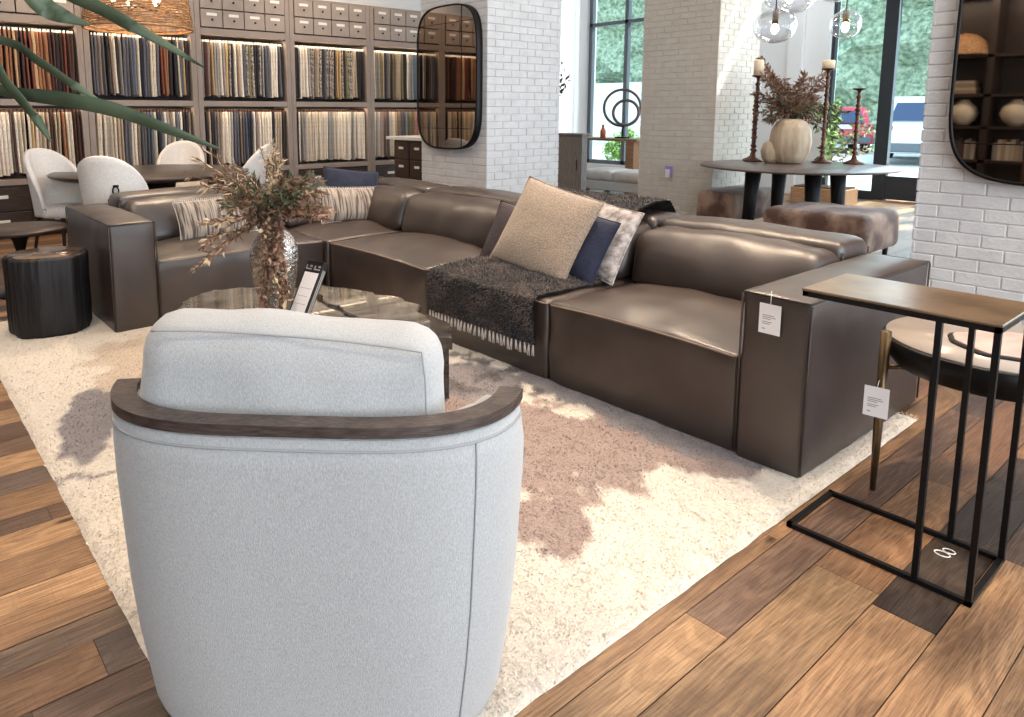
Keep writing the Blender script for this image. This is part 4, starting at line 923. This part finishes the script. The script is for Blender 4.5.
# trailing vine plant on a stand beside the door
mb = MB(); st = V((10.35, 4.18, 0))
def hide_bench(x0, x1, y0, y1, label):
    r_ = root('hide_bench', label, 'bench', ((x0+x1)/2, (y0+y1)/2, 0), 'hide covered benches')
    mb = MB(); mb.puffy(x0, x1, y0, y1, .12, .45, .06, (.01, .01, .01, .01, 0, .015), .06, wr=.01, seed=3); obj('upholstery', mb, M['hide'], r_)
    for x in (x0+.08, x1-.08):
        for y in (y0+.08, y1-.08): mb = MB(); mb.tube([(x, y, 0), (x, y, .14)], [.018, .025], 8); obj('leg', mb, M['black_wood'], r_)
hide_bench(6.21, 6.98, 2.33, 3.20, 'brown hide bench nearest the sofa, before the round table')
hide_bench(7.0, 7.95, 3.93, 4.37, 'brown hide bench beneath the left side of the round table')

# glass pendants
def glass_pendant(c, r_s, h, label, flat=1.0):
    r_ = root('glass_pendant_lamp', label, 'lamp', c, 'clear glass pendant lamps'); c = V(c)
    pr = [(.03, h)]+[(r_s*sin(pi*(.10+.90*i/14))**.8*(1+.0*i), h*.95-h*.95*(1-cos(pi*(.10+.9*i/14)))/2) for i in range(1, 14)]+[(.02, -.0)]
    mb = MB(); mb.lathe(pr, c, 40, lambda t, z: 1+.02*sin(3*t+z*20), caps=False); obj('glass_shade', mb, M['clear'], r_)
    mb = MB(); mb.tube([c+V((0, 0, h*.55)), c+V((0, 0, h*.98))], .03, 12); mb.tube([c+V((0, 0, h*.98)), V((c.x, c.y, CH))], .006, 6); obj('socket_and_cord', mb, M['brass'], r_, 'brass socket and cord')
    mb = MB(); mb.lathe([(0, 0), (.02, .01), (.038, .045), (.03, .08), (.015, .10), (0, .10)], c+V((0, 0, h*.55-.10)), 16); obj('bulb', mb, M['bulb'], r_, 'glowing bulb')
    light('pendant_light', 'POINT', c+V((0, 0, h*.3)), c, 5, (1, .8, .58), shadow_soft_size=.04)
glass_pendant((7.08, 3.63, 1.97), .20, .34, 'clear glass pendant lamp, lower one on the left over the round table')
glass_pendant((7.32, 3.62, 2.27), .25, .36, 'clear glass pendant lamp, upper one on the left over the round table')
glass_pendant((7.62, 3.19, 2.02), .145, .28, 'clear teardrop glass pendant lamp hanging before the glass door')
glass_pendant((7.9, 3.42, 2.42), .18, .28, 'clear glass pendant lamp mostly cut off above the teardrop one')

# ------------------------------------------------------------------ left bay: cabinet, bench table, rings, daybed
gc = root('grey_cabinet', 'grey washed wooden cabinet between the left column and the window', 'cabinet', (8.06, 7.3, 0))
mb = MB(); mb.box(8.0, 8.12, 6.86, 7.8, 0.0, .955, .005); obj('body', mb, M['grey_wood'], gc)
mb = MB(); mb.box(7.97, 8.15, 6.83, 7.83, .955, .985, .004); obj('cabinet_top', mb, M['grey_wood'], gc)
for y0 in (6.88, 7.34): mb = MB(); mb.box(7.988, 8.0, y0, y0+.44, .08, .93, .003); d = obj('door', mb, M['grey_wood'], gc); mb = MB(); mb.tube([(7.982, y0+.06, .45), (7.982, y0+.06, .60)], .006, 6); obj('handle', mb, M['black_metal'], d)
wt = root('wooden_table', 'warm oak console table under the left street window', 'table', (9.6, 7.6, 0))
mb = MB(); mb.box(9.4, 9.85, 6.95, 8.75, .825, .865, .004); obj('table_top', mb, M['wood_warm'], wt)
for y0 in (7.02, 8.55): mb = MB(); mb.box(9.43, 9.82, y0, y0+.16, 0, .825, .004); obj('leg_panel', mb, M['wood_warm'], wt)
M['bronze_ring'] = mat('brushed grey bronze', (112, 96, 90), .4, metal=.5)
rs = root('ring_sculpture', 'two interlocking bronze ring sculpture on the oak console table', 'sculpture', (9.62, 7.47, .865))
def torus(c, r_, tt, ty, tz):
    mb = MB(); M_ = Matrix.Translation(V(c)) @ Matrix.Rotation(tz, 4, 'Z') @ Matrix.Rotation(ty, 4, 'Y'); mb.tube([M_ @ V((0, r_*cos(t), r_*sin(t))) for t in [2*pi*i/48 for i in range(48)]], tt, 8, closed=True); return mb
obj('large_ring', torus((9.60, 7.40, 1.36), .29, .022, 0, R(36)), M['bronze_ring'], rs); obj('small_ring', torus((9.58, 7.31, 1.28), .20, .024, R(6), R(34)), M['bronze_ring'], rs)
mb = MB(); mb.box(9.56, 9.68, 7.30, 7.50, .865, .89, .004); mb.tube([(9.62, 7.40, .89), (9.60, 7.36, 1.09)], .012, 8); obj('base', mb, M['black_metal'], rs)
mb = MB(); mb.lathe([(0, 0), (.045, 0), (.047, .12), (.022, .16), (.02, .21), (.025, .22), (0, .22)], (9.5, 7.70, .865), 20); o = obj('amber_bottle', mb, M['bottle']); tag(o, 'small amber orange bottle on the oak console table', 'bottle')
db = root('daybed', 'low daybed with a white quilted cushion below the left window', 'daybed', (8.9, 6.3, 0))
mb = MB(); mb.box(8.75, 9.35, 5.7, 7.5, .10, .24, .01); obj('frame', mb, M['white_paint'], db)
for i in range(3): mb = MB(); mb.puffy(8.74, 9.36, 5.7+i*.6+.004, 6.3+i*.6-.004, .24, .40, .05, (.01, .01, 0, 0, 0, .03), .06); obj('cushion', mb, M['quilt'], db)
for x in (8.8, 9.3):
    for y in (5.78, 7.42): mb = MB(); mb.box(x-.03, x+.03, y-.03, y+.03, 0, .10); obj('leg', mb, M['wood_warm'], db)
mb = MB(); mb.grid(lambda u, v: V((XW-.10+.03*sin(u*52), 9.9+1.2*u, .02+3.9*v)), 90, 4)
mc = bpy.data.materials.new('sheer white voile'); mc.use_nodes = True; nt = mc.node_tree; nt.nodes.clear(); o_ = nt.nodes.new('ShaderNodeOutputMaterial'); a_ = nt.nodes.new('ShaderNodeBsdfTranslucent'); b_ = nt.nodes.new('ShaderNodeBsdfDiffuse'); m_ = nt.nodes.new('ShaderNodeMixShader')
a_.inputs[0].default_value = (.95, .96, .97, 1); b_.inputs[0].default_value = (.92, .93, .94, 1); m_.inputs[0].default_value = .6; nt.links.new(b_.outputs[0], m_.inputs[1]); nt.links.new(a_.outputs[0], m_.inputs[2]); nt.links.new(m_.outputs[0], o_.inputs[0])
o = obj('glare_curtain', mb, mc); tag(o, 'added white sheer curtain imitating glare just left of the left street window', 'curtain')  # curtain made up to give the blown-out white beside the window
# branch vase on the grey cabinet
gv = V((8.07, 7.66, .985)); mb = MB(); mb.lathe([(0, 0), (.05, 0), (.068, .08), (.065, .18), (.03, .25), (.034, .28), (0, .2)], gv, 24); o = obj('dark_vase', mb, M['black_metal']); tag(o, 'dark round vase on the grey washed cabinet', 'vase')
tips = []; D0 = 10.9
for px, py in ((563, 60), (566, 70), (569, 76), (562, 85), (560, 66), (556, 55), (552, 80), (566, 88)): T(px, py, rnd.uniform(-.15, .15), 'b', 2, .09, .035)
arrangement('branch_arrangement', 'dark leafy branches standing on the grey cabinet beside the left column', gv+V((0, 0, .27)), tips, 12, 'b', {'b': ('dark_leaves', 'sign_black', None)}, .1)
# wall control on the far column
r_ = root('wall_control', 'small white wall control with a lilac surround on the far brick column', 'switch', (7.38, 4.98, .55))
mb = MB(); mb.box(7.376, 7.391, 4.93, 5.03, .53, .66, .004); obj('surround', mb, M['lilac'], r_); mb = MB(); mb.box(7.368, 7.376, 4.96, 5.02, .52, .62, .003); obj('cover', mb, M['paper'], r_)
# low planter box and vine by the door
r_ = root('planter_box', 'low warm wooden planter box by the street door', 'planter', (10.6, 4.6, 0))
mb = MB(); mb.box(10.3, 10.75, 4.16, 4.9, 0, .23, .006); obj('box', mb, M['wood_warm'], r_); mb = MB(); mb.box(10.33, 10.72, 4.19, 4.87, .23, .25); obj('soil', mb, M['bronze'], r_)
tips = []; D0 = 11.0
for i in range(7): T(rnd.uniform(828, 842), rnd.uniform(98, 152), rnd.uniform(-.1, .2), 'llo', 6, .11, .05)
for i in range(6): T(rnd.uniform(868, 880), rnd.uniform(108, 150), rnd.uniform(-.15, .1), 'osl', 5, .10, .04)
vn = arrangement('leafy_vine', 'yellow green leafy plant growing from the wooden planter box', V((10.5, 4.6, .30)), tips, 13, 'osl', PM, .3); vn['category'] = 'plant'

# ------------------------------------------------------------------ cars and planting outside
def car(name, label, paint, L_, W_, H_):
    r_ = root(name, label, 'car'); hw = W_/2
    # x = forward, profile of the body from the rear bumper forward
    low = [(0, .35), (-.02, .75), (.05, 1.0), (.10, H_*.60)]
    body = [(.0, .32), (-.04, .6), (.0, H_*.56), (L_*.05, H_*.60), (L_*.70, H_*.58), (L_*.96, H_*.50), (L_, H_*.38), (L_*.99, .30), (L_*.86, .28), (L_*.14, .28)]
    cab = [(.05*L_, H_*.58), (.09*L_, H_*.80), (.14*L_, H_*.97), (.30*L_, H_), (.50*L_, H_*.985), (.60*L_, H_*.90), (.72*L_, H_*.58)]
    def ext(mb, prof_, w0, tw):
        n = len(prof_); vs_ = []
        for k, (yy, sh) in enumerate(((-w0, .985), (-w0*.92, 1), (w0*.92, 1), (w0, .985))):
            for x, z in prof_:
                q = 1-tw*max(0, (z-H_*.58)/(H_*.42)); vs_.append(V((L_/2+(x-L_/2)*sh, yy*q, z)))
        fs = [(k*n+i, k*n+(i+1) % n, (k+1)*n+(i+1) % n, (k+1)*n+i) for k in range(3) for i in range(n)]+[tuple(range(n))[::-1], tuple(3*n+i for i in range(n))]; mb.add(vs_, fs)
    mb = MB(); ext(mb, body, hw, 0); ext(mb, cab, hw*.95, .18); obj('body', mb, paint, r_)
    mb = MB(); zr0, zr1 = H_*.64, H_*.90
    mb.add([V((.066*L_-.07, -hw*.72, zr0)), V((.066*L_-.07, hw*.72, zr0)), V((.118*L_-.07, hw*.60, zr1)), V((.118*L_-.07, -hw*.60, zr1)), V((.066*L_+.02, -hw*.72, zr0)), V((.066*L_+.02, hw*.72, zr0)), V((.118*L_+.02, hw*.60, zr1)), V((.118*L_+.02, -hw*.60, zr1))], [(0, 3, 2, 1), (0, 1, 5, 4), (1, 2, 6, 5), (2, 3, 7, 6), (3, 0, 4, 7), (4, 5, 6, 7)])
    obj('rear_window', mb, M['car_glass'], r_, 'blue tinted rear window')
    for s_ in (-1, 1):
        mb = MB(); y = s_*hw*.93; mb.prism([(.16*L_, H_*.64), (.20*L_, H_*.86), (.36*L_, H_*.90), (.52*L_, H_*.88), (.64*L_, H_*.64)], -.02, .02)
        mb.v = [V((q.x, y*(1-.18*max(0, (q.y-H_*.58)/(H_*.42)))+q.z*1.2, q.y)) for q in mb.v]; obj('side_window', mb, M['car_glass'], r_)
        mb = MB(); mb.box(-.045, .12, min(s_*hw*.99, s_*hw*.62), max(s_*hw*.99, s_*hw*.62), H_*.50, H_*.58, .02); obj('tail_light', mb, M['tail'], r_, 'red tail light')
        for x in (.18*L_, .81*L_):
            mb = MB(); mb.lathe([(0, -.11), (.26, -.11), (.34, -.09), (.35, 0), (.34, .09), (.26, .11), (0, .11)], (0, 0, 0), 28); mb.v = [V((x+q.x, s_*(hw-.1)+q.z, .35+q.y)) for q in mb.v]; obj('wheel', mb, M['tyre'], r_)
    mb = MB(); mb.box(-.07, -.02, -.26, .26, .78, .92, .01); obj('licence_plate', mb, M['plate_w'], r_)
    mb = MB(); mb.box(-.075, .05, -hw*.92, hw*.92, .34, .56, .03); obj('bumper', mb, M['frame_grey'], r_, 'grey rear bumper'); return r_
c1 = car('suv', 'white SUV parked outside the glass door, seen from its rear', M['car_white'], 4.6, 1.9, 1.72); place(c1, (19.8, 6.35, -.03), R(16))
c2 = car('hatchback', 'red car parked outside, seen between the candlesticks', M['car_red'], 4.1, 1.75, 1.5); place(c2, (24.0, 9.9, -.03), R(30))
mb = MB(); mb.grid(lambda u, v: V((27+.15*noise.noise(V((u*20, v*5, 9))), 16+18*u, 2.6*v)), 30, 4); mb.box(27.1, 27.4, 16, 34, 0, 2.6); o = obj('garden_wall', mb, M['white_paint']); tag(o, 'pale garden wall outside the left street window', 'wall')
rnd = random.Random(41); mb = MB()
for i in range(1500):
    a, b_ = rnd.uniform(0, 2*pi), rnd.random(); q = V((13.6+.5*b_*cos(a), 10.3+.6*b_*sin(a), .15+.75*rnd.random()**.7*(1-b_*.5))); mb.leaf(q, V([rnd.gauss(0, 1) for _ in range(3)]), .14, .07)
for i in range(12): a = rnd.random()*6.28; mb.tube([(13.6, 10.3, -.03), (13.6+.3*cos(a), 10.3+.3*sin(a), .6)], .008, 4)
o = obj('green_shrub', mb, M['lime']); tag(o, 'bright green shrub outside the left street window', 'shrub')

# ------------------------------------------------------------------ bookcase seen in the right mirror
light('bookcase_fill', 'AREA', (-2.6, 3.2, 2.9), (-3.4, 3.2, 1.4), 40, (1, .88, .74), shape='RECTANGLE', size=2.4, size_y=.2)  # added fill lamp, brightens the bookcase for its mirror reflection
bc_ = root('bookcase', 'tall dark bookcase reflected in the right wall mirror', 'bookcase', (-3.35, 3.1, 0))
mb = MB()
for y in (2.0, 3.05, 3.85, 4.65): mb.box(-3.6+.005, -3.2, y-.04, y+.04, 0, 2.9)
mb.box(-3.595, -3.57, 2.0, 4.65, 0, 2.9); obj('frame', mb, M['dark_wood'], bc_)
for z in (.05, .62, 1.08, 1.52, 2.05, 2.87):
    mb = MB(); mb.box(-3.57, -3.2, 2.0, 4.65, z-.02, z+.02); obj('shelf_board', mb, M['dark_wood'], bc_)
bkc = [(176, 150, 120), (206, 190, 166), (120, 96, 78), (150, 140, 130), (90, 74, 66), (190, 170, 150)]
bm_ = [mat('book cloth', c, .8) for c in bkc]
rnd = random.Random(51)
for (z, y0, y1, word) in ((.645, 2.2, 2.95, 'left half'), (.645, 3.15, 3.75, 'right half')):
    y = y0
    while y < y1:
        t = rnd.uniform(.03, .055); h = rnd.uniform(.22, .3); mb = MB(); mb.box(-3.48, -3.28, y, y+t-.002, z-.02, z-.02+h, .002); o = obj('book', mb, rnd.choice(bm_)); tag(o, 'upright book on the lower shelf of the bookcase, '+word, 'book', 'upright books, '+word); y += t
for k in range(4):
    mb = MB(); mb.box(-3.5, -3.25, 3.2+k*.01, 3.62-k*.01, 1.545+k*.045, 1.545+k*.045+.043, .003); o = obj('book', mb, bm_[k % 2]); tag(o, 'large flat book stacked on the bookcase, %s of its stack' % ['bottom', 'second', 'third', 'topmost'][k], 'book', 'flat stacked books')
for y, w_ in ((3.35, 'left'), (3.0+.3-.0+.0, 'x'), (2.75, 'right')):
    if w_ == 'x': continue
    mb = MB(); mb.lathe([(0, 0), (.07, 0), (.15, .08), (.175, .17), (.15, .26), (.06, .34), (.05, .36), (0, .36)], (-3.36, y, 1.105), 40, lambda t, z: 1+.03*sin(z*120)); o = obj('ribbed_vase', mb, M['candle']); tag(o, 'round ribbed cream vase on the bookcase, %s one in the mirror' % w_, 'vase', 'ribbed cream vases')
mb = MB(); mb.lathe([(.0, .30), (.14, .27), (.26, .17), (.32, .04), (.33, 0)], (-3.3, 3.4, 2.075), 36, caps=False); mb.lathe([(.0, .29), (.13, .26), (.25, .16), (.31, .03), (.33, 0)], (-3.3, 3.4, 2.075), 36, caps=False); o = obj('woven_dome', mb, M['woven']); tag(o, 'domed woven basket on the top shelf of the bookcase', 'basket')

# ------------------------------------------------------------------ big leafed plant at the left edge
pp = at(-260, 68, 1.35); plant = root('strap_leaf_plant', 'tall potted plant with long dark green strap leaves at the left edge', 'plant', (pp.x, pp.y, 0))
mb = MB(); mb.lathe([(0, 0), (.13, 0), (.17, .30), (.18, .33), (.16, .33), (.15, .29), (0, .29)], (pp.x, pp.y, 0), 32); obj('pot', mb, M['black_metal'], plant)
mb = MB(); mb.tube([(pp.x, pp.y, .28), (pp.x+.02, pp.y-.02, .8), tuple(pp+V((0, 0, -.05)))], [.03, .026, .02], 12); obj('stalk', mb, M['twig'], plant)
def strap(pts, wds):
    P = [at(*p) for p in pts]; full = []
    for i in range(len(P)-1):
        p0, p1, p2, p3 = P[max(i-1, 0)], P[i], P[i+1], P[min(i+2, len(P)-1)]
        for k in range(8):
            t = k/8; full.append((.5*((2*p1)+(p2-p0)*t+(2*p0-5*p1+4*p2-p3)*t*t+(3*p1-p0-3*p2+p3)*t**3), wds[i]+(wds[i+1]-wds[i])*t))
    full.append((P[-1], wds[-1])); vs_ = []; n = len(full)
    for i, (p, w_) in enumerate(full):
        d = (full[min(i+1, n-1)][0]-full[max(i-1, 0)][0]).normalized(); a = d.cross(FW).normalized(); nn = a.cross(d)
        if nn.z < 0: nn = -nn
        a = (a*.8+nn*.5).normalized()
        for s_, dz in ((-1, .25), (0, 0), (1, .25)):
            vs_.append(p+a*(s_*w_/2)+nn*(dz*w_*.5+.001)); 
        for s_, dz in ((1, .25), (0, 0), (-1, .25)): vs_.append(p+a*(s_*w_/2)+nn*(dz*w_*.5-.001))
    fs = [(i*6+k, i*6+(k+1) % 6, i*6+6+(k+1) % 6, i*6+6+k) for i in range(n-1) for k in range(6)]
    mb = MB(); mb.add(vs_, fs, True); obj('leaf', mb, M['leaf_big'], plant)
strap([(-260, 70, 1.35), (-100, 60, 1.25), (0, 90, 1.15), (60, 99, 1.12), (115, 110, 1.1), (170, 130, 1.1), (222, 150, 1.12)], [.012, .02, .020, .026, .026, .018, .002])
strap([(-260, 70, 1.35), (-110, -10, 1.33), (20, -18, 1.3), (85, 2, 1.28), (125, 22, 1.27), (168, 46, 1.3), (205, 68, 1.32)], [.012, .018, .024, .026, .026, .016, .002])
strap([(-260, 70, 1.35), (-110, 30, 1.35), (0, 40, 1.35), (40, 62, 1.35), (75, 86, 1.36), (98, 99, 1.38)], [.012, .018, .018, .020, .018, .003])
strap([(-260, 70, 1.35), (-100, 30, 1.2), (-18, 52, 1.10), (8, 84, 1.09), (30, 110, 1.09), (51, 142, 1.1)], [.012, .018, .020, .022, .018, .002])
strap([(-260, 70, 1.35), (-140, -30, 1.1), (0, -20, .95), (50, 10, .95), (90, 25, .97)], [.012, .02, .03, .03, .003])
